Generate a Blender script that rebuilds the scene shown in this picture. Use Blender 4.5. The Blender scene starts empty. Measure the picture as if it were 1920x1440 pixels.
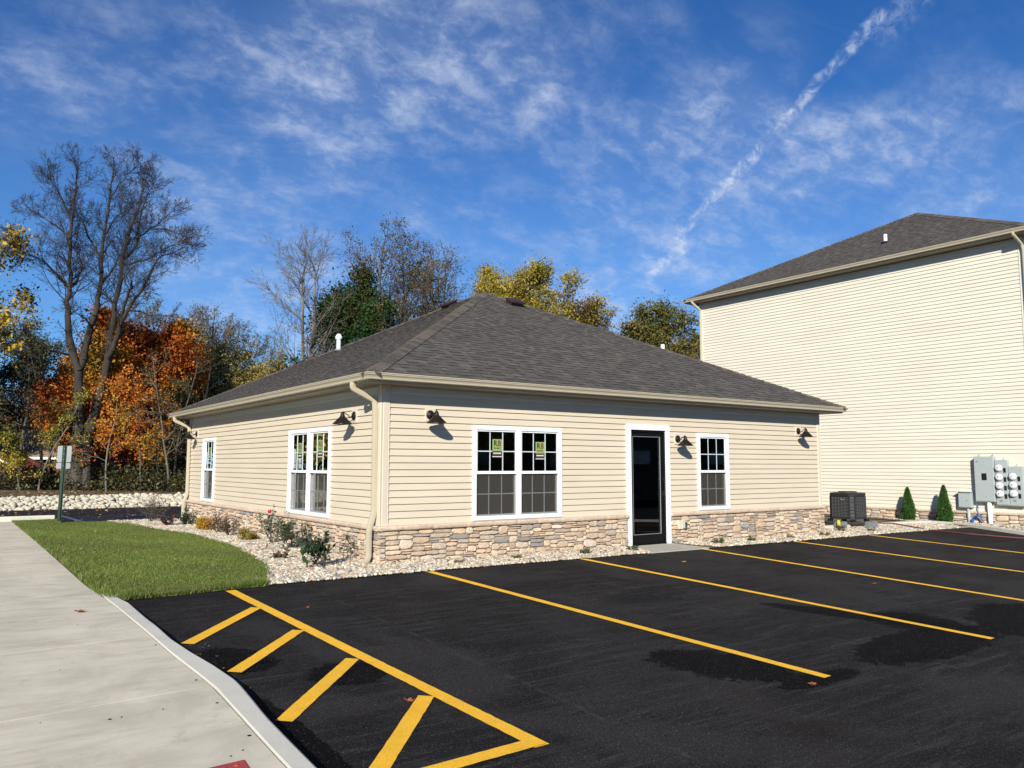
import bpy, math, random
import numpy as np
from mathutils import Vector, Matrix

SC = bpy.context.scene
COL = SC.collection
PI = math.pi
rnd = random.Random(7)

# ------------------------------------------------------------------ camera
F_PX, YAW, PITCH, ROLL = 1498.08, 0.6236, 0.1012, 0.0017      # photo is 1920 px wide
CAM = np.array([-5.3001, -10.6215, 1.452])
cy_, sy_, cp_, sp_ = math.cos(YAW), math.sin(YAW), math.cos(PITCH), math.sin(PITCH)
FW = np.array([sy_*cp_, cy_*cp_, sp_])
R0 = np.array([cy_, -sy_, 0.0]); U0 = np.cross(R0, FW)
RT = R0*math.cos(ROLL) + U0*math.sin(ROLL)
UP = U0*math.cos(ROLL) - R0*math.sin(ROLL)
cam_data = bpy.data.cameras.new('camera')
cam_data.sensor_width = 36.0
cam_data.lens = F_PX/1920*36.0
cam_data.clip_start = 0.05; cam_data.clip_end = 5000
cam = bpy.data.objects.new('camera', cam_data); COL.objects.link(cam)
M = Matrix.Identity(4)
for i in range(3):
    M[i][0] = RT[i]; M[i][1] = UP[i]; M[i][2] = -FW[i]; M[i][3] = CAM[i]
cam.matrix_world = M
SC.camera = cam

def ray(u, v):
    w = FW + RT*(u-960)/F_PX + UP*(720-v)/F_PX
    return w/np.linalg.norm(w)
def gp(u, depth):
    """ground position (x, y) that lies `depth` metres ahead in direction of photo column u"""
    l = (u-960)/F_PX
    return (CAM[0]+depth*(sy_+cy_*l), CAM[1]+depth*(cy_-sy_*l))

# ------------------------------------------------------------------ light
SUNV = Vector((1.0, 1.0, -0.70)).normalized()
sun_data = bpy.data.lights.new('sun', 'SUN')
sun_data.energy = 5.0; sun_data.angle = math.radians(0.5); sun_data.color = (1.0, 0.95, 0.85)
sun = bpy.data.objects.new('sun', sun_data); COL.objects.link(sun)
sun.rotation_euler = SUNV.to_track_quat('-Z', 'Y').to_euler()
sun.location = (-20, -30, 30)

world = bpy.data.worlds.new('World'); SC.world = world; world.use_nodes = True
NT = world.node_tree; NT.nodes.clear()
def N(t, **k):
    n = NT.nodes.new(t)
    for a, b in k.items(): setattr(n, a, b)
    return n
def L(a, b): NT.links.new(a, b)
def mth(op, a, b=None, c=None, clamp=False):
    n = N('ShaderNodeMath', operation=op); n.use_clamp = clamp
    for i, x in enumerate((a, b, c)):
        if x is None: continue
        if isinstance(x, (int, float)): n.inputs[i].default_value = x
        else: L(x, n.inputs[i])
    return n.outputs[0]
def smooth(x, a, b):
    n = N('ShaderNodeMapRange'); n.interpolation_type = 'SMOOTHSTEP'
    L(x, n.inputs[0]); n.inputs[1].default_value = a; n.inputs[2].default_value = b
    n.inputs[3].default_value = 0; n.inputs[4].default_value = 1
    return n.outputs[0]
def dot(vec, c):
    n = N('ShaderNodeVectorMath', operation='DOT_PRODUCT'); L(vec, n.inputs[0]); n.inputs[1].default_value = tuple(float(t) for t in c)
    return n.outputs['Value']
SKY_STRENGTH = 0.054
sky = N('ShaderNodeTexSky'); sky.sky_type = 'NISHITA'; sky.sun_disc = False
sky.sun_elevation = math.asin(0.70/math.sqrt(2.49)); sky.sun_rotation = math.radians(225)
sky.air_density = 1.0; sky.dust_density = 0.05; sky.ozone_density = 2.5; sky.altitude = 200
hs = N('ShaderNodeMixRGB', blend_type='MULTIPLY'); hs.inputs[0].default_value = 1.0
L(sky.outputs[0], hs.inputs[1]); hs.inputs[2].default_value = (0.34, 0.90, 1.60, 1)
geo = N('ShaderNodeTexCoord')
D = N('ShaderNodeVectorMath', operation='NORMALIZE'); L(geo.outputs['Generated'], D.inputs[0]); D = D.outputs[0]
sep = N('ShaderNodeSeparateXYZ'); L(D, sep.inputs[0])
zz = mth('ADD', mth('MAXIMUM', sep.outputs[2], 0.0), 0.42)
comb = N('ShaderNodeCombineXYZ')
L(mth('DIVIDE', sep.outputs[0], zz), comb.inputs[0]); L(mth('DIVIDE', sep.outputs[1], zz), comb.inputs[1])
def noise(vec, scale, detail=8, rough=0.55, dist=0.0, rot=0.0, sc=(1, 1, 1)):
    mp = N('ShaderNodeMapping'); L(vec, mp.inputs[0]); mp.inputs['Rotation'].default_value = (0, 0, rot); mp.inputs['Scale'].default_value = sc
    n = N('ShaderNodeTexNoise'); L(mp.outputs[0], n.inputs['Vector'])
    n.inputs['Scale'].default_value = scale; n.inputs['Detail'].default_value = detail
    n.inputs['Roughness'].default_value = rough; n.inputs['Distortion'].default_value = dist
    return n.outputs[0]
P = comb.outputs[0]
n_big = noise(P, 3.4, 6, 0.55, 0.4)
n_puff = noise(P, 12.0, 9, 0.58, 0.3, 0.55, (1, 1.35, 1))
n_fine = noise(P, 46.0, 7, 0.66, 0.6, 0.5, (1, 1.2, 1))
n_wisp = noise(P, 6.0, 8, 0.60, 0.9, 0.95, (0.7, 1.8, 1))
patches = [(480,110,300,.34),(760,200,260,.66),(960,250,190,.95),(620,60,240,.30),(330,190,190,.45),(120,140,170,.32),(1040,330,120,.45),
           (1000,40,200,.45),(1180,40,110,.45),(800,30,240,.30),(1290,350,200,1.25),(1560,365,150,1.6),(1690,350,110,1.3),(1390,370,150,1.2),(1150,330,150,.7),(1430,385,120,.8),
           (1430,260,130,.30),(1870,370,190,1.0),(1700,250,130,.32),(850,415,70,.55),(440,520,170,.9),(500,580,150,.8),(360,440,110,.5),(860,430,110,.7),(700,590,160,.4),
           (1080,500,150,1.2),(1230,510,140,1.1),(1360,500,140,1.1),(1380,130,110,.16),(1440,110,90,.22),(60,170,80,.5),(1780,60,150,.10),(600,330,260,.12),(1100,620,200,.3)]
acc = None
for (u, v, r, w) in patches:
    dd = dot(D, ray(u, v))
    s = mth('MULTIPLY', smooth(dd, math.cos(r*1.22/F_PX), 1.0), w)
    acc = s if acc is None else mth('ADD', acc, s)
acc = mth('MINIMUM', acc, 1.25)
tex = mth('ADD', mth('MULTIPLY', n_puff, 0.62), mth('ADD', mth('MULTIPLY', n_fine, 0.26), mth('MULTIPLY', n_wisp, 0.22)))
texm = smooth(tex, 0.46, 0.78)
cl = mth('MULTIPLY', mth('MULTIPLY', acc, mth('ADD', mth('MULTIPLY', texm, 0.72), 0.13)), mth('ADD', mth('MULTIPLY', smooth(n_big, .30, .68), 0.75), 0.22))
veil = mth('MULTIPLY', smooth(n_wisp, 0.5, 0.85), 0.04)
cl = mth('ADD', cl, veil)
def trail(pts, width, strength, seed, wob=0.006):
    out = None
    for (a, b) in zip(pts[:-1], pts[1:]):
        A, B = ray(*a), ray(*b); n = np.cross(A, B); n /= np.linalg.norm(n)
        t = B-A; ln = np.linalg.norm(t); t /= ln
        nz = noise(D, 38.0+seed, 5, 0.6, 0.3)
        dist = mth('ABSOLUTE', mth('ADD', dot(D, n), mth('MULTIPLY', mth('SUBTRACT', nz, 0.5), wob*4)))
        s = mth('SUBTRACT', 1.0, smooth(dist, width*0.15, width))
        tt = mth('SUBTRACT', dot(D, t), float(A@t))
        e = mth('MULTIPLY', smooth(tt, -0.006, 0.004), mth('SUBTRACT', 1.0, smooth(tt, ln-0.004, ln+0.006)))
        s = mth('MULTIPLY', s, e)
        out = s if out is None else mth('MAXIMUM', out, s)
    nn = noise(D, 75.0, 6, 0.65, 0.6)
    return mth('MULTIPLY', mth('MULTIPLY', out, strength), mth('ADD', 0.08, smooth(nn, 0.38, 0.68)))
tr = trail([(1655,22),(1535,155),(1475,222),(1420,285),(1365,345),(1300,412),(1270,436),(1282,462),(1255,486),(1215,524)], 0.0090, 0.68, 0, 0.0040)
tr2 = trail([(1735,-20),(1690,20),(1640,75)], 0.024, 0.26, 3, 0.008)
cl = mth('ADD', cl, mth('ADD', tr, tr2), clamp=True)
cl = mth('MULTIPLY', cl, smooth(sep.outputs[2], 0.0, 0.06))
hz = mth('MULTIPLY', mth('SUBTRACT', 1.0, smooth(sep.outputs[2], 0.0, 0.46)), 0.32)
hzm = N('ShaderNodeMixRGB'); L(hz, hzm.inputs[0]); L(hs.outputs[0], hzm.inputs[1]); hzm.inputs[2].default_value = (5.2, 8.6, 13.0, 1); hs = hzm
mix = N('ShaderNodeMixRGB'); L(mth('MULTIPLY', cl, 0.78), mix.inputs[0]); L(hs.outputs[0], mix.inputs[1]); mix.inputs[2].default_value = (9.0, 10.2, 12.4, 1)
bg = N('ShaderNodeBackground'); L(mix.outputs[0], bg.inputs[0]); bg.inputs[1].default_value = SKY_STRENGTH
wo = N('ShaderNodeOutputWorld'); L(bg.outputs[0], wo.inputs[0])
SC.view_settings.view_transform = 'Standard'; SC.view_settings.look = 'None'
SC.view_settings.exposure = 0.42; SC.view_settings.gamma = 1.0; SC.view_settings.use_curve_mapping = False
SC.cycles.max_bounces = 8; SC.cycles.transparent_max_bounces = 16

# ------------------------------------------------------------------ materials
def mat(name, col=(.5, .5, .5), rough=.6, var=.0, vscale=4, bump=0, bscale=60, metal=0, attr=False, spec=.4,
        fine=0, fscale=200, trans=0, extra=None, stretch=(1, 1, 1)):
    m = bpy.data.materials.new(name); m.use_nodes = True
    t = m.node_tree; t.nodes.clear()
    n = lambda ty, **k: (lambda x: [setattr(x, a, b) for a, b in k.items()] and x or x)(t.nodes.new(ty))
    out = n('ShaderNodeOutputMaterial'); b = n('ShaderNodeBsdfPrincipled')
    b.inputs['Roughness'].default_value = rough; b.inputs['Metallic'].default_value = metal
    b.inputs['Specular IOR Level'].default_value = spec
    tc = n('ShaderNodeTexCoord'); mp = n('ShaderNodeMapping'); mp.inputs['Scale'].default_value = stretch
    t.links.new(tc.outputs['Object'], mp.inputs[0]); vec = mp.outputs[0]
    if attr:
        a = n('ShaderNodeAttribute', attribute_name='col'); c = a.outputs['Color']
    else:
        a = n('ShaderNodeRGB'); a.outputs[0].default_value = (*col, 1); c = a.outputs[0]
    def nz(scale, detail=5, ro=.55, dist=0):
        x = n('ShaderNodeTexNoise'); t.links.new(vec, x.inputs['Vector']); x.inputs['Scale'].default_value = scale
        x.inputs['Detail'].default_value = detail; x.inputs['Roughness'].default_value = ro; x.inputs['Distortion'].default_value = dist
        return x.outputs[0]
    def mul(c, fac_out, lo, hi, a=.3, bb=.7):
        mr = n('ShaderNodeMapRange'); t.links.new(fac_out, mr.inputs[0]); mr.inputs[1].default_value = a; mr.inputs[2].default_value = bb
        mr.inputs[3].default_value = lo; mr.inputs[4].default_value = hi
        x = n('ShaderNodeVectorMath', operation='SCALE'); t.links.new(c, x.inputs[0]); t.links.new(mr.outputs[0], x.inputs['Scale'])
        return x.outputs[0]
    if var: c = mul(c, nz(vscale), 1-var, 1+var)
    if fine: c = mul(c, nz(fscale, 2, .7), 1-fine, 1+fine)
    if extra: c = extra(t, n, vec, nz, mul, c)
    t.links.new(c, b.inputs['Base Color'])
    if bump:
        bp = n('ShaderNodeBump'); bp.inputs['Strength'].default_value = bump; bp.inputs['Distance'].default_value = .01
        t.links.new(nz(bscale, 6, .6), bp.inputs['Height']); t.links.new(bp.outputs[0], b.inputs['Normal'])
    sh = b.outputs[0]
    if trans:
        tl = n('ShaderNodeBsdfTranslucent'); t.links.new(c, tl.inputs[0])
        mx = n('ShaderNodeMixShader'); mx.inputs[0].default_value = trans
        t.links.new(sh, mx.inputs[1]); t.links.new(tl.outputs[0], mx.inputs[2]); sh = mx.outputs[0]
    t.links.new(sh, out.inputs[0])
    return m

def mixcol(t, n, fac, a, b):
    x = n('ShaderNodeMixRGB'); t.links.new(fac, x.inputs[0])
    if isinstance(a, tuple): x.inputs[1].default_value = (*a, 1)
    else: t.links.new(a, x.inputs[1])
    if isinstance(b, tuple): x.inputs[2].default_value = (*b, 1)
    else: t.links.new(b, x.inputs[2])
    return x.outputs[0]
def mrange(t, n, x, a, b, lo=0, hi=1, sm=True):
    m = n('ShaderNodeMapRange'); m.interpolation_type = 'SMOOTHSTEP' if sm else 'LINEAR'
    t.links.new(x, m.inputs[0]); m.inputs[1].default_value = a; m.inputs[2].default_value = b; m.inputs[3].default_value = lo; m.inputs[4].default_value = hi
    return m.outputs[0]
def ellipse(t, n, vec, nzo, cx, cy, rx, ry, ang, wob=.5):
    """soft irregular blotch on the ground, 1 inside"""
    mp = n('ShaderNodeMapping'); mp.vector_type = 'TEXTURE'
    mp.inputs['Location'].default_value = (cx, cy, 0); mp.inputs['Rotation'].default_value = (0, 0, ang); mp.inputs['Scale'].default_value = (rx, ry, 1e3)
    t.links.new(vec, mp.inputs[0])
    ln = n('ShaderNodeVectorMath', operation='LENGTH'); t.links.new(mp.outputs[0], ln.inputs[0])
    ma = n('ShaderNodeMath', operation='MULTIPLY_ADD'); t.links.new(nzo, ma.inputs[0]); ma.inputs[1].default_value = wob; t.links.new(ln.outputs['Value'], ma.inputs[2])
    return mrange(t, n, ma.outputs[0], 1.0+wob*.5+.03, 1.0+wob*.5-.02)

def asphalt_extra(t, n, vec, nz, mul, c):
    n1 = nz(7, 12, .80, .8)
    # pale tyre scuffs
    mp = n('ShaderNodeMapping'); mp.inputs['Rotation'].default_value = (0, 0, .25); mp.inputs['Scale'].default_value = (.5, 5, 1); t.links.new(vec, mp.inputs[0])
    x = n('ShaderNodeTexNoise'); t.links.new(mp.outputs[0], x.inputs['Vector']); x.inputs['Scale'].default_value = 2.2; x.inputs['Detail'].default_value = 9; x.inputs['Roughness'].default_value = .75; x.inputs['Distortion'].default_value = .6
    f = mrange(t, n, x.outputs[0], .50, .66, 0, .7)
    c = mixcol(t, n, f, c, (.050, .048, .047))
    mp = n('ShaderNodeMapping'); mp.inputs['Rotation'].default_value = (0, 0, 1.35); mp.inputs['Scale'].default_value = (.35, 9, 1); t.links.new(vec, mp.inputs[0])
    x = n('ShaderNodeTexNoise'); t.links.new(mp.outputs[0], x.inputs['Vector']); x.inputs['Scale'].default_value = 1.6; x.inputs['Detail'].default_value = 10; x.inputs['Roughness'].default_value = .8; x.inputs['Distortion'].default_value = .35
    f = mrange(t, n, x.outputs[0], .54, .68, 0, .75)
    c = mixcol(t, n, f, c, (.060, .056, .054))
    f = mrange(t, n, nz(.55, 7, .62, .8), .44, .62, 0, .9); c = mixcol(t, n, f, c, (.033, .030, .0285))
    f = mrange(t, n, nz(70, 3, .8), .35, .68, .45, 1.7, False); x = n('ShaderNodeVectorMath', operation='SCALE'); t.links.new(c, x.inputs[0]); t.links.new(f, x.inputs['Scale']); c = x.outputs[0]
    f = mrange(t, n, nz(.9, 4, .5, .3), .58, .72, 0, .5); c = mixcol(t, n, f, c, (.030, .018, .016))
    # straight roller seams
    for (sx0, wob_) in ((-1.6, .03), (1.9, .04), (4.6, .03), (7.3, .03)):
        sp = n('ShaderNodeSeparateXYZ'); t.links.new(vec, sp.inputs[0])
        a1 = n('ShaderNodeMath', operation='MULTIPLY_ADD'); t.links.new(nz(1.4, 3, .5), a1.inputs[0]); a1.inputs[1].default_value = .12; t.links.new(sp.outputs[0], a1.inputs[2])
        a2 = n('ShaderNodeMath', operation='SUBTRACT'); t.links.new(a1.outputs[0], a2.inputs[0]); a2.inputs[1].default_value = sx0+.06
        a3 = n('ShaderNodeMath', operation='ABSOLUTE'); t.links.new(a2.outputs[0], a3.inputs[0])
        f = mrange(t, n, a3.outputs[0], .035, .0, 0, .55); g = mrange(t, n, nz(3.5, 6, .7), .45, .62, 0, 1)
        m = n('ShaderNodeMath', operation='MULTIPLY'); t.links.new(f, m.inputs[0]); t.links.new(g, m.inputs[1])
        c = mixcol(t, n, m.outputs[0], c, (.060, .056, .054))
    # wet / freshly sealed patches of their own shape
    for (cx, cy, rx, ry, a) in [(.15,-6.05,.62,.42,-1.1),(.55,-6.72,.5,.13,.0),(2.6,-6.55,1.25,.38,.05),(3.15,-5.55,1.15,.22,-1.1),(4.7,-6.55,1.1,.55,.35),(3.4,-6.0,.5,.5,0),
                                (-2.62,-4.75,.32,.30,.5),(-3.25,-4.0,.28,.42,.2),(-3.42,-5.9,.10,1.0,0.0)]:
        e = ellipse(t, n, vec, n1, cx, cy, rx, ry, a, 1.5)
        m = n('ShaderNodeMath', operation='MULTIPLY'); t.links.new(e, m.inputs[0]); m.inputs[1].default_value = .9
        c = mixcol(t, n, m.outputs[0], c, (.0018, .0017, .0017))
    # stone specks
    v = n('ShaderNodeTexVoronoi'); t.links.new(vec, v.inputs['Vector']); v.inputs['Scale'].default_value = 60
    f = mrange(t, n, v.outputs['Distance'], .20, .05, 0, 1)
    s = nz(30, 2, .5); f2 = mrange(t, n, s, .40, .55, 0, 1.0)
    m = n('ShaderNodeMath', operation='MULTIPLY'); t.links.new(f, m.inputs[0]); t.links.new(f2, m.inputs[1])
    c = mixcol(t, n, m.outputs[0], c, (.30, .29, .28))
    return c
def concrete_extra(t, n, vec, nz, mul, c):
    mp = n('ShaderNodeMapping'); mp.inputs['Rotation'].default_value = (0, 0, .12); mp.inputs['Scale'].default_value = (1, 4.5, 1); t.links.new(vec, mp.inputs[0])
    x = n('ShaderNodeTexNoise'); t.links.new(mp.outputs[0], x.inputs['Vector']); x.inputs['Scale'].default_value = 1.6; x.inputs['Detail'].default_value = 8; x.inputs['Roughness'].default_value = .62
    f = mrange(t, n, x.outputs[0], .45, .72, 0, .5)
    c = mixcol(t, n, f, c, (.40, .34, .24))
    f = mrange(t, n, nz(1.3, 9, .70, .9), .47, .66, 0, .6); c = mixcol(t, n, f, c, (.45, .40, .31))
    f = mrange(t, n, nz(6, 6, .75, .5), .55, .70, 0, .45); c = mixcol(t, n, f, c, (.38, .33, .25))
    return c

MT = {}
MT['asphalt'] = mat('asphalt', (.0165, .0152, .0146), rough=.85, var=.22, vscale=1.3, bump=1.0, bscale=95, fine=.55, fscale=95, spec=.07, extra=asphalt_extra)
MT['lot'] = mat('lot_asphalt', (.013, .013, .015), rough=.75, var=.25, vscale=1.0, bump=.5, bscale=90, spec=.25)
MT['concrete'] = mat('concrete', (.61, .55, .42), rough=.85, var=.10, vscale=2.0, bump=.25, bscale=160, fine=.07, fscale=120, extra=concrete_extra)
MT['curb'] = mat('curb_concrete', (.60, .565, .47), rough=.85, var=.07, vscale=3.0, bump=.2, bscale=150, fine=.06, fscale=100)
MT['stoop'] = mat('stoop_concrete', (.40, .37, .31), rough=.85, var=.12, vscale=4.0, bump=.25, bscale=150, fine=.06)
MT['joint'] = mat('joint', (.10, .09, .075), rough=.95, var=.3, vscale=9)
def paint_extra(t, n, vec, nz, mul, c):
    f = mrange(t, n, nz(55, 5, .75), .61, .71, 0, .65); c = mixcol(t, n, f, c, (.12, .07, .02))
    f = mrange(t, n, nz(5, 6, .7, .5), .55, .75, 0, .35); return mixcol(t, n, f, c, (.60, .34, .04))
MT['yellow'] = mat('yellow_paint', (.93, .50, .022), rough=.6, var=.08, vscale=6, bump=.7, bscale=110, fine=.14, fscale=90, extra=paint_extra)
MT['blue'] = mat('blue_paint', (.07, .14, .28), rough=.6, var=.15, vscale=4, fine=.3, fscale=30)
MT['soil'] = mat('soil', (.10, .085, .05), rough=.95, var=.35, vscale=2, bump=.6, bscale=20)
MT['field'] = mat('field_grass', (.07, .10, .03), rough=.95, var=.3, vscale=1.5, bump=.6, bscale=25)
MT['turf'] = mat('turf', (.075, .11, .028), rough=.95, var=.35, vscale=3, bump=.7, bscale=60, fine=.3, fscale=60)
MT['siding'] = mat('siding_vinyl', (.60, .52, .395), rough=.45, var=.04, vscale=.9, bump=.30, bscale=2.5, spec=.35, stretch=(1, 1, 5))
MT['siding2'] = mat('siding_vinyl_pale', (.68, .622, .505), rough=.45, var=.045, vscale=.55, bump=.35, bscale=2.5, spec=.35, stretch=(1, 1, 5))
MT['trim'] = mat('tan_trim', (.61, .535, .42), rough=.4, var=.02, spec=.4)
MT['gutter'] = mat('gutter_metal', (.46, .40, .29), rough=.32, var=.03, spec=.5)
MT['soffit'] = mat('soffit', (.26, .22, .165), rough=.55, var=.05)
MT['frieze'] = mat('frieze', (.66, .63, .56), rough=.5, var=.03)
MT['white'] = mat('white_vinyl', (.86, .87, .88), rough=.35, var=.01, spec=.5)
MT['pvc'] = mat('white_pvc', (.85, .85, .84), rough=.35)
MT['black'] = mat('black_metal', (.005, .005, .005), rough=.45, var=.1, spec=.2)
MT['bronze'] = mat('bronze_metal', (.022, .016, .013), rough=.42, metal=.35, var=.25, vscale=20)
MT['stone'] = mat('veneer_stone', attr=True, rough=.88, var=.16, vscale=14, bump=1.0, bscale=45, fine=.18, fscale=90)
MT['mortar'] = mat('mortar', (.24, .20, .155), rough=.95, var=.2, vscale=20, bump=.6, bscale=80)
MT['shingle'] = mat('roof_shingle', attr=True, rough=.95, var=.12, vscale=8, bump=.9, bscale=180, fine=.35, fscale=130, spec=.15)
MT['drywall'] = mat('drywall', (.55, .48, .36), rough=.8)
MT['ceiling'] = mat('ceiling_paint', (.5, .5, .48), rough=.9)
MT['floor'] = mat('inside_floor', (.10, .085, .07), rough=.5, var=.2)
MT['pebble'] = mat('pebbles', attr=True, rough=.85, var=.15, vscale=60)
MT['rock'] = mat('limestone', attr=True, rough=.9, var=.15, vscale=8, bump=.8, bscale=20)
MT['bark'] = mat('bark', (.085, .070, .055), rough=.95, var=.35, vscale=6, bump=1.0, bscale=30, stretch=(1, 1, .3))
MT['bark_dark'] = mat('bark_dark', (.040, .032, .026), rough=.95, var=.35, vscale=4, bump=1.0, bscale=25, stretch=(1, 1, .3))
MT['bark_pale'] = mat('bark_pale', (.15, .13, .105), rough=.95, var=.3, vscale=6, bump=.8, bscale=30, stretch=(1, 1, .3))
MT['leaf'] = mat('leaves', attr=True, rough=.6, trans=.25, spec=.25)
MT['grassblade'] = mat('grass_blades', attr=True, rough=.6, trans=.25, spec=.25)
MT['greenpost'] = mat('green_enamel', (.004, .028, .014), rough=.4, var=.1)
MT['alu'] = mat('sign_aluminium', (.24, .27, .27), rough=.5, metal=.1, var=.06, vscale=5)
MT['cabinet'] = mat('grey_enamel', (.36, .40, .39), rough=.4, var=.04, vscale=3)
MT['splash'] = mat('grey_block', (.17, .18, .18), rough=.8, var=.15)
MT['darkcab'] = mat('dark_grey_enamel', (.05, .05, .05), rough=.45, var=.1)
MT['ac'] = mat('condenser_metal', (.022, .023, .024), rough=.45, var=.15, vscale=8)
MT['acslat'] = mat('condenser_slat', (.075, .075, .076), rough=.45)
MT['hole'] = mat('dark_inside', (.004, .004, .004), rough=.9)
MT['meterglass'] = mat('meter_glass', (.75, .76, .74), rough=.12, spec=.7)
MT['hoseblue'] = mat('blue_hose', (.02, .10, .42), rough=.4)
MT['hosered'] = mat('red_hose', (.13, .035, .03), rough=.5, var=.2)
MT['brick'] = mat('red_brick', (.20, .05, .035), rough=.9, var=.25, vscale=5, bump=.4)
MT['darkwall'] = mat('brown_render', (.10, .085, .065), rough=.9, var=.2)
MT['tanroof'] = mat('tan_shingle', (.24, .17, .115), rough=.95, var=.25, vscale=3, bump=.5, bscale=20, stretch=(1, 1, 4))
MT['tactile'] = mat('red_tactile', (.36, .055, .045), rough=.6, var=.12, vscale=20, fine=.15)
MT['stickgreen'] = mat('sticker_green', (.27, .36, .11), rough=.5)
MT['stickbrown'] = mat('sticker_brown', (.07, .035, .03), rough=.5)
MT['inkdark'] = mat('ink_dark', (.012, .03, .012), rough=.6)
MT['inkred'] = mat('ink_red', (.17, .03, .015), rough=.6)
MT['paper'] = mat('paper_white', (.75, .76, .74), rough=.7)
MT['paper_green'] = mat('pale_paper', (.30, .36, .31), rough=.7)
MT['pinkmark'] = mat('pink_mark', (.65, .33, .36), rough=.6)
MT['yellowtag'] = mat('yellow_tag', (.75, .62, .03), rough=.6)
MT['ventbox'] = mat('vent_brown', (.045, .022, .022), rough=.5)
MT['muntin'] = mat('muntin_grey', (.55, .60, .60), rough=.4)
MT['deadleaf'] = mat('dead_leaf', (.26, .09, .035), rough=.7, var=.3, vscale=30)
MT['deadstalk'] = mat('dry_stalk', (.52, .42, .25), rough=.8)
MT['yellowleaf'] = mat('yellow_leaf', (.50, .27, .04), rough=.7, var=.2, vscale=30)

def glass_mat(name, tint=(.97, 1, .98), refl=1.0):
    m = bpy.data.materials.new(name); m.use_nodes = True; t = m.node_tree; t.nodes.clear()
    out = t.nodes.new('ShaderNodeOutputMaterial'); tr = t.nodes.new('ShaderNodeBsdfTransparent'); tr.inputs[0].default_value = (*tint, 1)
    gl = t.nodes.new('ShaderNodeBsdfGlossy'); gl.inputs['Roughness'].default_value = .01; gl.inputs[0].default_value = (1, 1, 1, 1)
    fr = t.nodes.new('ShaderNodeFresnel'); fr.inputs[0].default_value = 1.5
    mu = t.nodes.new('ShaderNodeMath'); mu.operation = 'MULTIPLY'; mu.inputs[1].default_value = refl; t.links.new(fr.outputs[0], mu.inputs[0])
    mx = t.nodes.new('ShaderNodeMixShader'); t.links.new(mu.outputs[0], mx.inputs[0]); t.links.new(tr.outputs[0], mx.inputs[1]); t.links.new(gl.outputs[0], mx.inputs[2])
    t.links.new(mx.outputs[0], out.inputs[0]); return m
MT['glass'] = glass_mat('window_glass', (.40, .45, .42), 1.7)
MT['doorglass'] = glass_mat('door_glass', (.42, .45, .44), 2.2)
def screen_mat():
    m = bpy.data.materials.new('insect_screen'); m.use_nodes = True; t = m.node_tree; t.nodes.clear()
    out = t.nodes.new('ShaderNodeOutputMaterial'); tr = t.nodes.new('ShaderNodeBsdfTransparent'); d = t.nodes.new('ShaderNodeBsdfDiffuse')
    d.inputs[0].default_value = (.085, .078, .068, 1)
    tc = t.nodes.new('ShaderNodeTexCoord'); nz = t.nodes.new('ShaderNodeTexNoise'); nz.inputs['Scale'].default_value = 3; t.links.new(tc.outputs['Object'], nz.inputs['Vector'])
    mr = t.nodes.new('ShaderNodeMapRange'); mr.inputs[3].default_value = .48; mr.inputs[4].default_value = .62; t.links.new(nz.outputs[0], mr.inputs[0])
    mx = t.nodes.new('ShaderNodeMixShader'); t.links.new(mr.outputs[0], mx.inputs[0]); t.links.new(tr.outputs[0], mx.inputs[1]); t.links.new(d.outputs[0], mx.inputs[2])
    t.links.new(mx.outputs[0], out.inputs[0]); return m
MT['screen'] = screen_mat()

# ------------------------------------------------------------------ object helpers
ORG = {}                       # world origin of every object that can be a parent
def props(o, label=None, cat=None, group=None, kind=None):
    if label: o['label'] = label
    if cat: o['category'] = cat
    if group: o['group'] = group
    if kind: o['kind'] = kind
    return o
def empty(name, loc, label, cat, group=None):
    o = bpy.data.objects.new(name, None); COL.objects.link(o); o.location = loc; o.empty_display_size = .2
    ORG[o.name] = np.array(loc, float); return props(o, label, cat, group)

def link(name, me, material, parent=None, loc=None):
    o = bpy.data.objects.new(name, me); COL.objects.link(o)
    for m in (material if isinstance(material, (list, tuple)) else [material]): me.materials.append(MT[m])
    if parent is not None:
        o.parent = parent; ORG[o.name] = ORG[parent.name]
    else:
        loc = (0, 0, 0) if loc is None else loc
        o.location = loc; ORG[o.name] = np.array(loc, float)
    return o

def arr_mesh(name, V, Fc, cols=None, smooth=False):
    """V (n,3); Fc (m,k) int array; cols (m,3) per face"""
    V = np.asarray(V, np.float32); Fc = np.asarray(Fc, np.int32); m, k = Fc.shape
    me = bpy.data.meshes.new(name)
    me.vertices.add(len(V)); me.vertices.foreach_set('co', V.ravel())
    me.loops.add(m*k); me.loops.foreach_set('vertex_index', Fc.ravel())
    me.polygons.add(m); me.polygons.foreach_set('loop_start', np.arange(0, m*k, k, dtype=np.int32))
    me.polygons.foreach_set('loop_total', np.full(m, k, np.int32))
    if smooth: me.polygons.foreach_set('use_smooth', np.ones(m, bool))
    if cols is not None:
        a = me.color_attributes.new('col', 'FLOAT_COLOR', 'CORNER')
        c = np.ones((m, k, 4), np.float32); c[:, :, :3] = np.asarray(cols, np.float32)[:, None, :]
        a.data.foreach_set('color', c.ravel())
    me.update(calc_edges=True); return me

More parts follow.
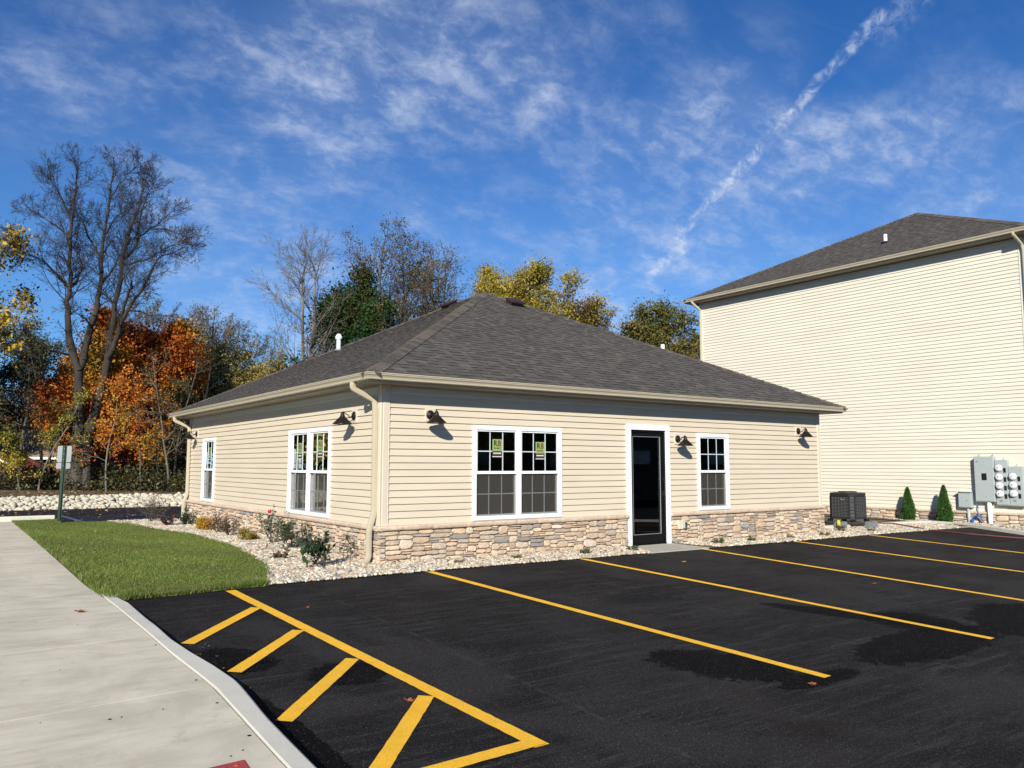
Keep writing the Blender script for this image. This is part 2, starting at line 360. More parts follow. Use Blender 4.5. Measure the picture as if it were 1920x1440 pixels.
class MB:
    def __init__(s): s.v = []; s.f = []; s.c = []; s.m = []; s.cur = None; s.mi = 0; s.sm = []; s.smooth = False
    def add(s, vs, fs):
        b = len(s.v); s.v.extend([tuple(map(float, x)) for x in vs])
        for f in fs: s.f.append(tuple(i+b for i in f)); s.c.append(s.cur or (1, 1, 1)); s.m.append(s.mi); s.sm.append(s.smooth)
    def quad(s, a, b, c, d): s.add([a, b, c, d], [(0, 1, 2, 3)])
    def box(s, x0, x1, y0, y1, z0, z1, bev=0):
        if bev <= 0:
            s.add([(x0,y0,z0),(x1,y0,z0),(x1,y1,z0),(x0,y1,z0),(x0,y0,z1),(x1,y0,z1),(x1,y1,z1),(x0,y1,z1)],
                  [(3,2,1,0),(4,5,6,7),(0,1,5,4),(1,2,6,5),(2,3,7,6),(3,0,4,7)])
        else:
            b = bev
            def ring(z, i): return [(x0+i,y0+b,z),(x0+b,y0+i,z),(x1-b,y0+i,z),(x1-i,y0+b,z),(x1-i,y1-b,z),(x1-b,y1-i,z),(x0+b,y1-i,z),(x0+i,y1-b,z)]
            rs = [[(x0+b,y0+b,z0)]*0 for _ in ()]
            R = [[(x0+b+.0,y0+b,z0)]]
            r0 = ring(z0+b, 0); r1 = ring(z1-b, 0)
            rb = [(min(max(x, x0+b), x1-b), min(max(y, y0+b), y1-b), z0) for x, y, _ in r0]
            rt = [(min(max(x, x0+b), x1-b), min(max(y, y0+b), y1-b), z1) for x, y, _ in r0]
            vs = rb+r0+r1+rt; fs = [tuple(range(7, -1, -1)), tuple(range(24, 32))]
            for k in range(3):
                for i in range(8):
                    j = (i+1) % 8; fs.append((k*8+i, k*8+j, k*8+8+j, k*8+8+i))
            s.add(vs, fs)
    def obox(s, c, ax, ay, az, hx, hy, hz):
        c, ax, ay, az = map(np.array, (c, ax, ay, az)); vs = []
        for z in (-1, 1):
            for x, y in ((-1,-1),(1,-1),(1,1),(-1,1)): vs.append(c+ax*hx*x+ay*hy*y+az*hz*z)
        s.add(vs, [(3,2,1,0),(4,5,6,7),(0,1,5,4),(1,2,6,5),(2,3,7,6),(3,0,4,7)])
    def tube(s, pts, rad, n=8, cap=True, squash=None, up=(0, 0, 1), phase=0):
        pts = [np.array(p, float) for p in pts]; rad = rad if hasattr(rad, '__len__') else [rad]*len(pts)
        vs = []; prev = None
        for i, p in enumerate(pts):
            t = pts[min(i+1, len(pts)-1)]-pts[max(i-1, 0)]; t = t/(np.linalg.norm(t)+1e-9)
            ref = np.array(up, float) if prev is None else prev
            a = ref-t*(ref@t)
            if np.linalg.norm(a) < 1e-3: a = np.array([1, .3, 0.])-t*(np.array([1, .3, 0.])@t)
            a /= np.linalg.norm(a); b = np.cross(t, a); prev = a
            for k in range(n):
                th = 2*PI*k/n+phase; ca, sb = math.cos(th), math.sin(th)
                if squash: # superellipse
                    q = 4.0; rr = (abs(ca)**q+abs(sb)**q)**(-1/q); vs.append(p+a*ca*rr*squash[0]+b*sb*rr*squash[1])
                else: vs.append(p+(a*ca+b*sb)*rad[i])
        fs = []
        for i in range(len(pts)-1):
            for k in range(n): j = (k+1) % n; fs.append((i*n+k, i*n+j, i*n+n+j, i*n+n+k))
        if cap: fs += [tuple(range(n-1, -1, -1)), tuple(range((len(pts)-1)*n, len(pts)*n))]
        s.add(vs, fs)
    def lathe(s, prof, c=(0, 0, 0), axis='z', n=20, caps=True):
        vs = []
        for r, h in prof:
            for k in range(n):
                a = 2*PI*k/n; x, y = r*math.cos(a), r*math.sin(a)
                vs.append({'z': (c[0]+x, c[1]+y, c[2]+h), 'y': (c[0]+x, c[1]+h, c[2]+y), 'x': (c[0]+h, c[1]+x, c[2]+y)}[axis])
        fs = []
        for i in range(len(prof)-1):
            for k in range(n): j = (k+1) % n; fs.append((i*n+k, i*n+j, i*n+n+j, i*n+n+k))
        if caps: fs += [tuple(range(n-1, -1, -1)), tuple(range((len(prof)-1)*n, len(prof)*n))]
        s.add(vs, fs)
    def build(s, name, material, parent=None, loc=None, smooth=None, kind=None, recalc=False):
        o_ = ORG[parent.name] if parent is not None else (np.zeros(3) if loc is None else np.array(loc, float))
        V = np.array(s.v, float).reshape(-1, 3)-o_
        me = bpy.data.meshes.new(name); me.from_pydata([tuple(v) for v in V], [], s.f); me.update()
        me.polygons.foreach_set('use_smooth', np.array([bool(x) if smooth is None else smooth for x in s.sm], bool))
        if len(set(s.m)) > 1: me.polygons.foreach_set('material_index', np.array(s.m, np.int32))
        if s.cur is not None or any(c != (1, 1, 1) for c in s.c):
            a = me.color_attributes.new('col', 'FLOAT_COLOR', 'CORNER'); out = []
            for f, c in zip(s.f, s.c): out.extend((*c, 1.0)*len(f))
            a.data.foreach_set('color', np.array(out, np.float32))
        if recalc:
            import bmesh
            b = bmesh.new(); b.from_mesh(me); bmesh.ops.recalc_face_normals(b, faces=b.faces); b.to_mesh(me); b.free()
        o = link(name, me, material, parent, loc)
        if kind: o['kind'] = kind
        return o

def ring_sweep(mb, prof, x0, x1, y0, y1, sides=4):
    """profile of (offset outward, z) swept round a rectangle with mitred corners"""
    rings = [[(x0-d, y0-d, z), (x1+d, y0-d, z), (x1+d, y1+d, z), (x0-d, y1+d, z)] for d, z in prof]
    for a, b in zip(rings[:-1], rings[1:]):
        for i in range(4):
            j = (i+1) % 4; mb.quad(a[i], a[j], b[j], b[i])

# ------------------------------------------------------------------ ground heights
def PLZ(x, y): return .0539-.0052*x+.043*np.maximum(y, -30)
def HZ(x, y):
    x = np.asarray(x, float); y = np.asarray(y, float)
    e = PLZ(np.clip(x, -12, 20), -1.0)
    up = np.interp(y, [-1, 0, 3, 10.6, 13], [0, .005, .05, .09, .09])
    return np.where(y < -1, PLZ(np.clip(x, -12, 20), y), e+up*np.where(x > 11.5, .4, 1))

def sheet(name, poly, zf, dz, material, kind='structure', step=None, skirt=0, label=None, cat=None):
    """flat-ish polygon draped on zf (+dz); triangulated as a grid clipped by convex-ish fan"""
    import bmesh
    bm = bmesh.new(); vs = [bm.verts.new((x, y, 0)) for x, y in poly]; f = bm.faces.new(vs)
    if step:
        xs = [p[0] for p in poly]; ys = [p[1] for p in poly]
        for axis, lo, hi in ((0, min(xs), max(xs)), (1, min(ys), max(ys))):
            t = lo+step
            while t < hi:
                co = (t, 0, 0) if axis == 0 else (0, t, 0); no = (1, 0, 0) if axis == 0 else (0, 1, 0)
                bmesh.ops.bisect_plane(bm, geom=bm.verts[:]+bm.edges[:]+bm.faces[:], plane_co=co, plane_no=no); t += step
    if skirt:
        r = bmesh.ops.extrude_face_region(bm, geom=bm.faces[:])
        top = [v for v in r['geom'] if isinstance(v, bmesh.types.BMVert)]
        tops = set(top)
        for v in bm.verts: v.co.z = float(zf(v.co.x, v.co.y))+dz-(0 if v in tops else skirt)
    else:
        for v in bm.verts: v.co.z = float(zf(v.co.x, v.co.y))+dz
    bmesh.ops.recalc_face_normals(bm, faces=bm.faces[:])
    me = bpy.data.meshes.new(name); bm.to_mesh(me); bm.free()
    o = link(name, me, material)
    return props(o, label, cat, None, kind)

# big ground to the horizon, as a graded height field
gx = np.concatenate([[-1500, -400, -120], np.arange(-60, 61, 3), [120, 400, 1500]]).astype(float)
gy = np.concatenate([[-1500, -400, -120], np.arange(-60, 81, 2.), [140, 400, 1500]]).astype(float)
GX, GY = np.meshgrid(gx, gy, indexing='ij')
base = HZ(np.clip(GX, -30, 30), np.clip(GY, -30, 12))-.12
base = np.where(GY > 14, np.interp(GY, [14, 18, 20, 22, 60], [-.15, -.15, .34, .40, .9]), np.where(GY > 10.2, -.15, base))
V = np.stack([GX, GY, base], -1).reshape(-1, 3); nx, ny = len(gx), len(gy)
idx = np.arange(nx*ny).reshape(nx, ny)
Fq = np.stack([idx[:-1, :-1], idx[1:, :-1], idx[1:, 1:], idx[:-1, 1:]], -1).reshape(-1, 4)
props(link('ground', arr_mesh('ground', V, Fq, smooth=True), 'field'), kind='structure')
GZ = lambda x, y: float(np.interp(y, [18, 20, 22, 60], [-.05, .34, .40, .9]))
sheet('parking_lot', [(-3.60, -45), (45, -45), (45, -.85), (11.3, -.92), (.24, -.99), (-2.1, -1.05), (-3.62, -1.18)], HZ, .0, 'asphalt', step=3)
sheet('rear_parking_lot', [(-40, 10.45), (-2.9, 10.45), (3, 10.45), (3, 12), (30, 12), (30, 18.3), (-40, 18.3)], lambda x, y: .055, .0, 'lot', step=8)
# sidewalk slabs with a real joint between each
def SWZ(x, y): return float(HZ(x, y))+float(np.interp(y, [-6, -3, -1.2, 0], [.13, .11, .035, .0]))
KI = np.array([(-16, -3.70), (-8, -3.76), (-6.53, -3.751), (-6.2, -3.743), (-5.65, -3.724), (-5.04, -3.701), (-4.7, -3.712), (-4.03, -3.744), (-2.96, -3.765), (-1.67, -3.757), (-.8, -3.765), (3, -3.77), (12, -3.72)])
KO = np.array([(-16, -3.56), (-8, -3.625), (-6.61, -3.615), (-6.11, -3.60), (-5.74, -3.585), (-5.32, -3.549), (-4.94, -3.520), (-4.5, -3.545), (-4.02, -3.595), (-3.52, -3.629), (-2.6, -3.628), (-1.59, -3.600), (-.77, -3.665)])
kin = lambda y: float(np.interp(y, KI[:, 0], KI[:, 1])); kout = lambda y: float(np.interp(y, KO[:, 0], KO[:, 1]))
joints = [-14.2, -11.9, -9.6, -7.25, -4.97, -3.36, -.9, 1.2, 3.3, 5.4, 7.5, 9.6, 11.75]
jslope = .085
for a, b in zip(joints[:-1], joints[1:]):
    ed = [(kin(y)-.008, y) for y in np.linspace(b-.006, a+.006, 9)]
    sheet('sidewalk', ed+[(-9.5, a+.006-jslope*5.8), (-9.5, b-.006-jslope*5.8)], SWZ, 0, 'concrete', step=1.2, skirt=.09)
sheet('sidewalk_bed', [(-9.5, -14.4), (-3.74, -14.1), (-3.74, 11.7), (-9.5, 11.4)], SWZ, -.012, 'joint', step=1.2)
# kerb
import bmesh
def kerb():
    mb = MB(); ys = list(np.linspace(-.85, -14.2, 90)); st = []
    for i, y in enumerate(ys):
        xi = kin(y)+.004; xo = kout(y); z = SWZ(-3.7, y)+.004; zb = float(HZ(-3.5, y))-.08
        st.append([(xi, y, z-.1), (xi, y, z-.006), (xi+.008, y, z), (xo-.02, y, z-.004), (xo-.006, y, z-.012), (xo, y, z-.028), (xo+.012, y, zb)])
    for a, b in zip(st[:-1], st[1:]):
        for i in range(len(a)-1): mb.quad(a[i], b[i], b[i+1], a[i+1])
    mb.quad(*[st[0][i] for i in (0, 2, 5, 6)])
    return props(mb.build('kerb', 'curb', smooth=False, recalc=True), kind='structure')
kerb()
mb = MB(); mb.box(-12, -2.85, 11.62, 11.78, -.05, .23, .02); props(mb.build('kerb', 'curb'), kind='structure')
mb = MB(); mb.box(-2.85, .1, 10.36, 10.46, -.05, .10, .01); props(mb.build('kerb', 'curb'), kind='structure')
# painted stall lines
def stripe(pts, w=None, material='yellow', zf=HZ, dz=.004, name='painted_line'):
    mb = MB()
    (ax, ay), (bx, by) = pts; d = math.hypot(bx-ax, by-ay); px, py = -(by-ay)/d*w/2, (bx-ax)/d*w/2; n = max(2, int(d/.06)); rj = random.Random(int(ax*1000)); J = [(1+rj.gauss(0, .022), 1+rj.gauss(0, .022)) for _ in range(n+1)]
    for i in range(n):
        q = []
        for k, s in ((i, 1), (i, -1), (i+1, -1), (i+1, 1)):
            t = k/n; g = s*J[k][0 if s > 0 else 1]; x = ax+(bx-ax)*t+px*g; y = ay+(by-ay)*t+py*g; q.append((x, y, float(zf(x, y))+dz))
        mb.quad(*q)
    return props(mb.build(name, material), kind='structure')
stripe([(-2.46, -1.16), (-2.245, -6.69)], .115)
for (a, b) in [((-2.50, -2.20), (-3.46, -3.34)), ((-2.475, -3.32), (-3.365, -4.34)), ((-2.44, -4.43), (-3.41, -5.53)), ((-2.39, -5.55), (-3.42, -6.72))]:
    stripe([a, b], .115, dz=.0085)
stripe([(-2.22, -6.635), (-3.50, -6.70)], .115, dz=.013)
for i, (a, b) in enumerate([((.25, -1.0), (.63, -6.73)), ((3.0, -.96), (3.33, -6.80)), ((5.82, -.95), (5.98, -6.9)), ((8.52, -.93), (8.75, -6.9)), ((11.22, -.92), (11.5, -6.9))]):
    stripe([a, b], .105)
for (a, b) in [((-2.42, 14.6), (-2.22, 10.7)), ((-.27, 14.8), (-.07, 11.2)), ((-4.9, 14.5), (-4.8, 12.2)), ((2.3, 14.9), (2.5, 11.2))]:
    stripe([a, b], .11, 'blue', lambda x, y: .055)
for k in range(5):
    stripe([(-2.2, 11.2+k*.6), (-.3, 11.5+k*.6)], .045, 'blue', lambda x, y: .055, .008)
# gravel bed under the pebbles
bed = [(-2.02, -1.06), (.24, -.985), (11.3, -.915), (15.4, -.95), (16.2, .1), (17.3, .1), (17.3, 9), (0, 10.38), (-2.0, 10.38), (-1.75, 9.2), (-1.42, 7.4), (-1.2, 5.7), (-1.17, 3.6), (-1.25, 1.9), (-1.47, .58), (-1.71, -.24)]
sheet('gravel_soil', bed, HZ, .012, 'soil', step=1.5)
lawn = [(-3.755, 11.6), (-3.768, 3), (-3.765, -1.2), (-3.5, -1.22), (-2.05, -1.08), (-1.74, -.24), (-1.49, .58), (-1.27, 1.9), (-1.2, 3.6), (-1.22, 5.7), (-1.44, 7.4), (-1.77, 9.2), (-1.2, 10.36), (-2.85, 10.36), (-2.85, 11.6)]
sheet('lawn_soil', lawn, HZ, .010, 'turf', step=1.0)

def in_poly(x, y, poly):
    c = np.zeros(len(x), bool); n = len(poly)
    for i in range(n):
        x0, y0 = poly[i]; x1, y1 = poly[(i+1) % n]
        k = ((y0 > y) != (y1 > y)) & (x < (x1-x0)*(y-y0)/((y1-y0) if y1 != y0 else 1e-9)+x0)
        c ^= k
    return c
def scatter(poly, n, rng):
    xs = [p[0] for p in poly]; ys = [p[1] for p in poly]; X = []; Y = []
    while sum(map(len, X)) < n:
        x = rng.uniform(min(xs), max(xs), n); y = rng.uniform(min(ys), max(ys), n); k = in_poly(x, y, poly); X.append(x[k]); Y.append(y[k])
    return np.concatenate(X)[:n], np.concatenate(Y)[:n]

# unit blobs
def ico(sub=1):
    b = bmesh.new(); bmesh.ops.create_icosphere(b, subdivisions=sub, radius=1); b.verts.ensure_lookup_table()
    V = np.array([v.co[:] for v in b.verts]); F = np.array([[v.index for v in f.verts] for f in b.faces]); b.free(); return V, F
ICO1, ICO2 = ico(1), ico(2)
def blobs(name, x, y, z, size, rng, cols, flat=(.5, .8), proto=ICO1, smooth=True):
    V0, F0 = proto; n = len(x)
    sc = size[:, None]*np.stack([rng.uniform(.75, 1.3, n), rng.uniform(.7, 1.1, n), rng.uniform(*flat, n)], 1)
    th = rng.uniform(0, 2*PI, n); ti = rng.normal(0, .25, n)
    P_ = V0[None]*(1+rng.uniform(-.17, .17, (n, len(V0), 1)))*sc[:, None, :]
    c, s = np.cos(ti)[:, None], np.sin(ti)[:, None]
    X = P_[..., 0]; Z = P_[..., 2]; P_ = np.stack([X*c-Z*s, P_[..., 1], X*s+Z*c], -1)
    c, s = np.cos(th)[:, None], np.sin(th)[:, None]
    P_ = np.stack([P_[..., 0]*c-P_[..., 1]*s, P_[..., 0]*s+P_[..., 1]*c, P_[..., 2]], -1)+np.stack([x, y, z], 1)[:, None, :]
    F = (F0[None]+(np.arange(n)*len(V0))[:, None, None]).reshape(-1, 3)
    return arr_mesh(name, P_.reshape(-1, 3), F, np.repeat(cols, len(F0), 0), smooth)
rng = np.random.default_rng(3)
PEB = np.array([(.50, .45, .36), (.62, .58, .50), (.42, .33, .23), (.30, .28, .26), (.55, .42, .30), (.36, .24, .17), (.68, .65, .58), (.20, .19, .19)])
def gravel(poly, n, smin, smax, name='gravel', label=None):
    x, y = scatter(poly, n, rng); sz = rng.uniform(smin, smax, n)
    z = HZ(x, y)+.012+sz*.25
    # bed is mounded a little towards the wall
    z = z+np.clip(1-np.hypot(np.minimum(x+.06, 0)*0, 0), 0, 0)
    c = PEB[rng.choice(len(PEB), n, p=[.22, .14, .17, .11, .14, .08, .08, .06])]*rng.uniform(.72, 1.12, (n, 1))*np.array([1.05, 1.05, 1.0])
    return props(link(name, blobs(name, x, y, z, sz, rng, c), 'pebble'), label, 'gravel', kind='stuff')
bedA = [(-2.02, -1.06), (-.02, -.985), (-.02, -.05), (-.05, 10.4), (-1.9, 10.38), (-1.75, 9.2), (-1.42, 7.4), (-1.2, 5.7), (-1.17, 3.6), (-1.25, 1.9), (-1.47, .58), (-1.71, -.24)]
bedB = [(-.06, -.985), (4.6, -.96), (4.8, -.05), (-.05, -.02)]
bedC = [(6.35, -.95), (11.3, -.915), (15.4, -.95), (16.2, .0), (16.2, .9), (10.9, .9), (10.85, -.02), (6.1, -.02)]
gravel(bedA, 16000, .016, .036, label='pale mixed river pebbles along the left wall of the small building')
gravel(bedB, 7000, .014, .032, label='pale river pebble strip under the stone front wall left of the door')
gravel(bedC, 8000, .014, .032, label='pale river pebble strip right of the door towards the tall building')

# grass
def blades(poly, n, h0, h1, name, label, cols, wob=.02, seed=5, zoff=.008):
    rg = np.random.default_rng(seed); x, y = scatter(poly, n, rg)
    dens = (np.sin(x*1.7+.5+np.sin(y*2.9))*np.sin(y*1.1)+np.sin(x*4.1+y*2.3)*.5+.4*np.sin(x*9.3-y*5.1)*np.sin(y*7.7))
    h = rg.uniform(h0, h1, n)*(1+.25*dens); w = rg.uniform(.003, .0065, n); th = rg.uniform(0, PI, n)
    z = HZ(x, y)+zoff; lx, ly = rg.normal(0, .45, n)*h, rg.normal(0, .45, n)*h
    A = np.stack([x-np.cos(th)*w, y-np.sin(th)*w, z], 1); B = np.stack([x+np.cos(th)*w, y+np.sin(th)*w, z], 1); T = np.stack([x+lx, y+ly, z+h], 1)
    V = np.stack([A, B, T], 1).reshape(-1, 3); F = np.arange(3*n).reshape(-1, 3)
    dry = (rg.random(n) < .10+.10*np.clip(-dens, 0, 2)); ci = np.where(dry, len(cols)-1, rg.integers(0, len(cols)-1, n)); c = cols[ci]*rg.uniform(.7, 1.3, (n, 1))*(1+.15*dens[:, None])
    return props(link(name, arr_mesh(name, V, F, c), 'grassblade'), label, 'grass', kind='stuff')
GC = np.array([(.115, .170, .028), (.15, .205, .036), (.085, .14, .02), (.19, .215, .055), (.30, .27, .12)])
blades(lawn, 230000, .012, .034, 'lawn_grass', 'short bright green lawn between the sidewalk and the pebble bed', GC)
edge = [(-3.775, -1.2), (-3.52, -1.22), (-3.52, 11), (-3.77, 11)]
blades(edge, 14000, .03, .075, 'lawn_edge_grass', 'longer ragged grass blades along the sidewalk edge', GC, seed=6)
edge2 = [(-3.6, -1.25), (-3.0, -1.22), (-2.4, -1.13), (-2.0, -1.12), (-2.0, -.8), (-3.5, -.95)]
edge3 = [(-2.05, -1.08), (-1.68, -.24), (-1.44, .58), (-1.22, 1.9), (-1.15, 3.6), (-1.17, 5.7), (-1.39, 7.4), (-1.72, 9.2), (-1.80, 9.2), (-1.47, 7.4), (-1.26, 5.7), (-1.24, 3.6), (-1.30, 1.9), (-1.52, .58), (-1.77, -.24), (-2.15, -1.05)]
blades(edge3, 9000, .02, .06, 'lawn_edge_grass', 'ragged grass blades where the lawn meets the pebble bed', GC, seed=9)
blades(edge2, 12000, .03, .085, 'lawn_edge_grass', 'longer ragged grass blades above the black asphalt edge', GC, seed=8)

# ------------------------------------------------------------------ walls
W, DD = 10.8526, 10.9084
class Frame:
    def __init__(s, o, u, n): s.o = np.array([*o, 0.]); s.u = np.array([*u, 0.]); s.n = np.array([*n, 0.])
    def p(s, a, d, z): q = s.o+s.u*a+s.n*d; return (q[0], q[1], z)
    def box(s, mb, a0, a1, d0, d1, z0, z1):
        mb.add([s.p(a0,d0,z0), s.p(a1,d0,z0), s.p(a1,d1,z0), s.p(a0,d1,z0), s.p(a0,d0,z1), s.p(a1,d0,z1), s.p(a1,d1,z1), s.p(a0,d1,z1)],
               [(3,2,1,0),(4,5,6,7),(0,1,5,4),(1,2,6,5),(2,3,7,6),(3,0,4,7)])
FR = Frame((0, 0), (1, 0), (0, -1)); LF = Frame((0, 0), (0, 1), (-1, 0))
RG = Frame((W, 0), (0, 1), (1, 0)); BK = Frame((0, DD), (1, 0), (0, 1))
def siding(mb, fr, a0, a1, z0, z1, holes, pitch=.1018, lip=.020, seams=None):
    k = 0; z = z0; rg = random.Random(int(a1*100))
    while z < z1-1e-4:
        zt = min(z+pitch, z1)
        cuts = sorted({z, zt, *[h for hh in holes for h in (hh[2], hh[3]) if z < h < zt]})
        dz = lambda q: .003+lip*(1-(q-z)/pitch)**1.0 if True else 0
        for c0, c1 in zip(cuts[:-1], cuts[1:]):
            mid = (c0+c1)/2; segs = [(a0, a1)]
            for (h0, h1, hz0, hz1) in holes:
                if hz0 < mid < hz1:
                    ns = []
                    for s0, s1 in segs:
                        if h1 <= s0 or h0 >= s1: ns.append((s0, s1)); continue
                        if h0 > s0: ns.append((s0, h0))
                        if h1 < s1: ns.append((h1, s1))
                    segs = ns
            for s0, s1 in segs:
                mb.quad(fr.p(s0, dz(c0), c0), fr.p(s1, dz(c0), c0), fr.p(s1, dz(c1), c1), fr.p(s0, dz(c1), c1))
                if c0 == z: mb.quad(fr.p(s0, .001, c0), fr.p(s1, .001, c0), fr.p(s1, dz(c0), c0), fr.p(s0, dz(c0), c0))
        # butt joints of the panels: a short overlap tab
        if rg.random() < .12 and a1-a0 > 3:
            s = rg.uniform(a0+.5, a1-.5)
            if not any(h0-.05 < s < h1+.05 and hz0-.1 < z < hz1+.1 for h0, h1, hz0, hz1 in holes):
                mb.quad(fr.p(s, dz(z)+.003, z+.002), fr.p(s+.03, dz(z)+.003, z+.002), fr.p(s+.03, dz(zt)+.003, zt), fr.p(s, dz(zt)+.003, zt))
        z += pitch; k += 1
STC = [(.62,.47,.33),(.56,.43,.31),(.66,.52,.38),(.60,.49,.36),(.50,.37,.27),(.68,.56,.43),(.36,.32,.28),(.43,.35,.28),(.31,.28,.26),(.62,.45,.30),(.55,.47,.38)]
STW = [4,4,3,4,3.5,2.2,1.5,2.2,1.1,4,3]
def stones(mb, fr, a0, a1, z0, z1, seed, holes=(), base=None, du=.032, dv=.034, ends=(0, 0)):
    rg = random.Random(seed); nu = int(round((a1-a0)/du)); nv = int(round((z1-z0)/dv)); du = (a1-a0)/nu; dv = (z1-z0)/nv
    used = [[False]*nu for _ in range(nv)]
    for j in range(nv-1, -1, -1):
        i = 0
        while i < nu:
            if used[j][i]: i += 1; continue
            h = rg.choices([1, 2, 3, 4], [3.0, 5.5, 2.0, .2])[0]; w = rg.randint(4, 11) if h < 3 else rg.randint(4, 9)
            if h == 1: w = rg.randint(4, 9)
            run = 0
            while run < w and i+run < nu and not used[j][i+run]: run += 1
            w = run; h = min(h, j+1)
            if w < 3: h = min(h, 2)
            ok = h
            for jj in range(j, j-h, -1):
                if any(used[jj][i+t] for t in range(w)): ok = j-jj; break
            h = max(1, ok)
            for jj in range(j, j-h, -1):
                for t in range(w): used[jj][i+t] = True
            s0 = a0+i*du; s1 = s0+w*du; t1 = z0+(j+1)*dv; t0 = t1-h*dv
            i += w
            cx, cz = (s0+s1)/2, (t0+t1)/2
            if any(h0 < cx < h1 and hz0 < cz < hz1 for h0, h1, hz0, hz1 in holes): continue
            hw, hh = (s1-s0)/2-.0045+rg.uniform(-.003, .001), (t1-t0)/2-.0045+rg.uniform(-.003, .001)
            T = rg.uniform(.040, .068); n = 16; p = rg.uniform(4.0, 10.0); tilt = rg.uniform(-.10, .10)*hh/hw*1.5; ka, kb = rg.choice([0, 0, .15, .35, .5]), rg.choice([0, 0, .15, .3, .5]); sk = rg.uniform(-.6, .6)
            outl = []
            for k in range(n):
                th = 2*PI*(k+.5)/n; c, s = math.cos(th), math.sin(th); r = (abs(c)**p+abs(s)**p)**(-1/p)*rg.uniform(.93, 1.05)
                X_ = c*r; tp = 1-(ka if X_ > 0 else kb)*abs(X_)**2.2*(1 if s*sk > 0 else .35); outl.append((X_*hw, s*r*hh*tp+tilt*c*r*hw))
            rings = [(1.0, .018), (1.0, T*.72), (.93, T*.93), (.66, T*1.0)]
            vs = []; b0 = len(mb.v)
            for q, d in rings:
                for (x, y) in outl:
                    e = min(hw, hh); sx = (hw-(1-q)*e)/hw; sy = (hh-(1-q)*e)/hh
                    vs.append(fr.p(cx+x*sx, d+(rg.uniform(-.004, .004) if q < 1 else 0), cz+y*sy))
            vs.append(fr.p(cx, T*1.02, cz)); fs = []
            for rr in range(3):
                for k in range(n): m_ = (k+1) % n; fs.append((rr*n+k, rr*n+m_, rr*n+n+m_, rr*n+n+k))
            for k in range(n): fs.append((3*n+k, 3*n+(k+1) % n, 4*n))
            cc = rg.choices(STC, STW)[0]; f = rg.uniform(.80, 1.08); mb.cur = tuple(x*f for x in cc)
            mb.add(vs, fs)

bld = empty('office_building', (W/2, DD/2, 0), 'single-storey beige vinyl-sided office with stone base and dark hipped roof', 'building')
ZC, ZW0, ZW1 = .5726, .5888, 2.0749
ZSOF = 2.621
doubleF = (1.5696, 3.3634); singleF = (6.7901, 7.709); doubleL = (1.829, 3.7236); singleL = (8.5387, 9.5349)
door = (4.8911, 5.9942)
hF = [(doubleF[0]+.02, doubleF[1]-.02, ZW0, ZW1-.02), (singleF[0]+.02, singleF[1]-.02, ZW0, ZW1-.02), (door[0]+.02, door[1]-.02, -.2, 2.18)]
hL = [(doubleL[0]+.02, doubleL[1]-.02, ZW0, ZW1-.02), (singleL[0]+.02, singleL[1]-.02, ZW0, ZW1-.02)]
mb = MB()
siding(mb, FR, .11, W-.07, ZC-.0, 2.50, hF); siding(mb, LF, .11, DD-.11, ZC, 2.50, hL)
mb.build('siding', 'siding', bld)
mb = MB(); siding(mb, RG, .11, DD-.11, ZC, 2.50, []); mb.build('side_siding', 'siding', bld); mb = MB(); siding(mb, BK, .11, W-.11, ZC, 2.5, []); mb.build('rear_siding', 'siding', bld)
# corner posts (fluted)
for (x, y, sx, sy) in ((0, 0, -1, -1), (W, 0, 1, -1), (0, DD, -1, 1), (W, DD, 1, 1)):
    mb = MB(); w = .11 if (x == 0) else .07
    def prof(a): return [(0, .022), (.006, .028), (a-.03, .028), (a-.024, .020), (a-.018, .028), (a-.004, .028), (a, .02), (a, .0)]
    pf = [(x-sx*p, y+sy*d) for p, d in prof(w)][::-1]+[(x+sx*.028, y+sy*.028)]+[(x+sx*d, y-sy*p) for p, d in prof(w)]
    for (a, b) in zip(pf[:-1], pf[1:]): mb.quad((*a, ZC), (*b, ZC), (*b, ZSOF), (*a, ZSOF))
    mb.build('corner_post', 'trim', bld)
# frieze board, fascia + gutter, soffit
mb = MB(); ring_sweep(mb, [(.004, 2.497), (.030, 2.497), (.034, 2.505), (.034, 2.535), (.026, 2.545), (.026, ZSOF+.004)], .03, W-.03, .03, DD-.03); mb.build('frieze_board', 'frieze', bld)
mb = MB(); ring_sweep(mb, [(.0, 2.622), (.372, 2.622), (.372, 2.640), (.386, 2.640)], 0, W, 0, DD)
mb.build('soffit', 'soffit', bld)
GUT = lambda zt, e=0: [(e+.386, zt-.125), (e+.386, zt-.100), (e+.430, zt-.100), (e+.442, zt-.094), (e+.446, zt-.084), (e+.444, zt-.074), (e+.452, zt-.052), (e+.466, zt-.036), (e+.470, zt-.030), (e+.468, zt-.020), (e+.478, zt-.014), (e+.478, zt), (e+.466, zt+.001), (e+.466, zt-.02), (e+.40, zt-.085), (e+.386, zt-.085), (e+.386, zt+.01)]
mb = MB(); ring_sweep(mb, GUT(2.7505), 0, W, 0, DD); mb.build('gutter', 'gutter', bld)

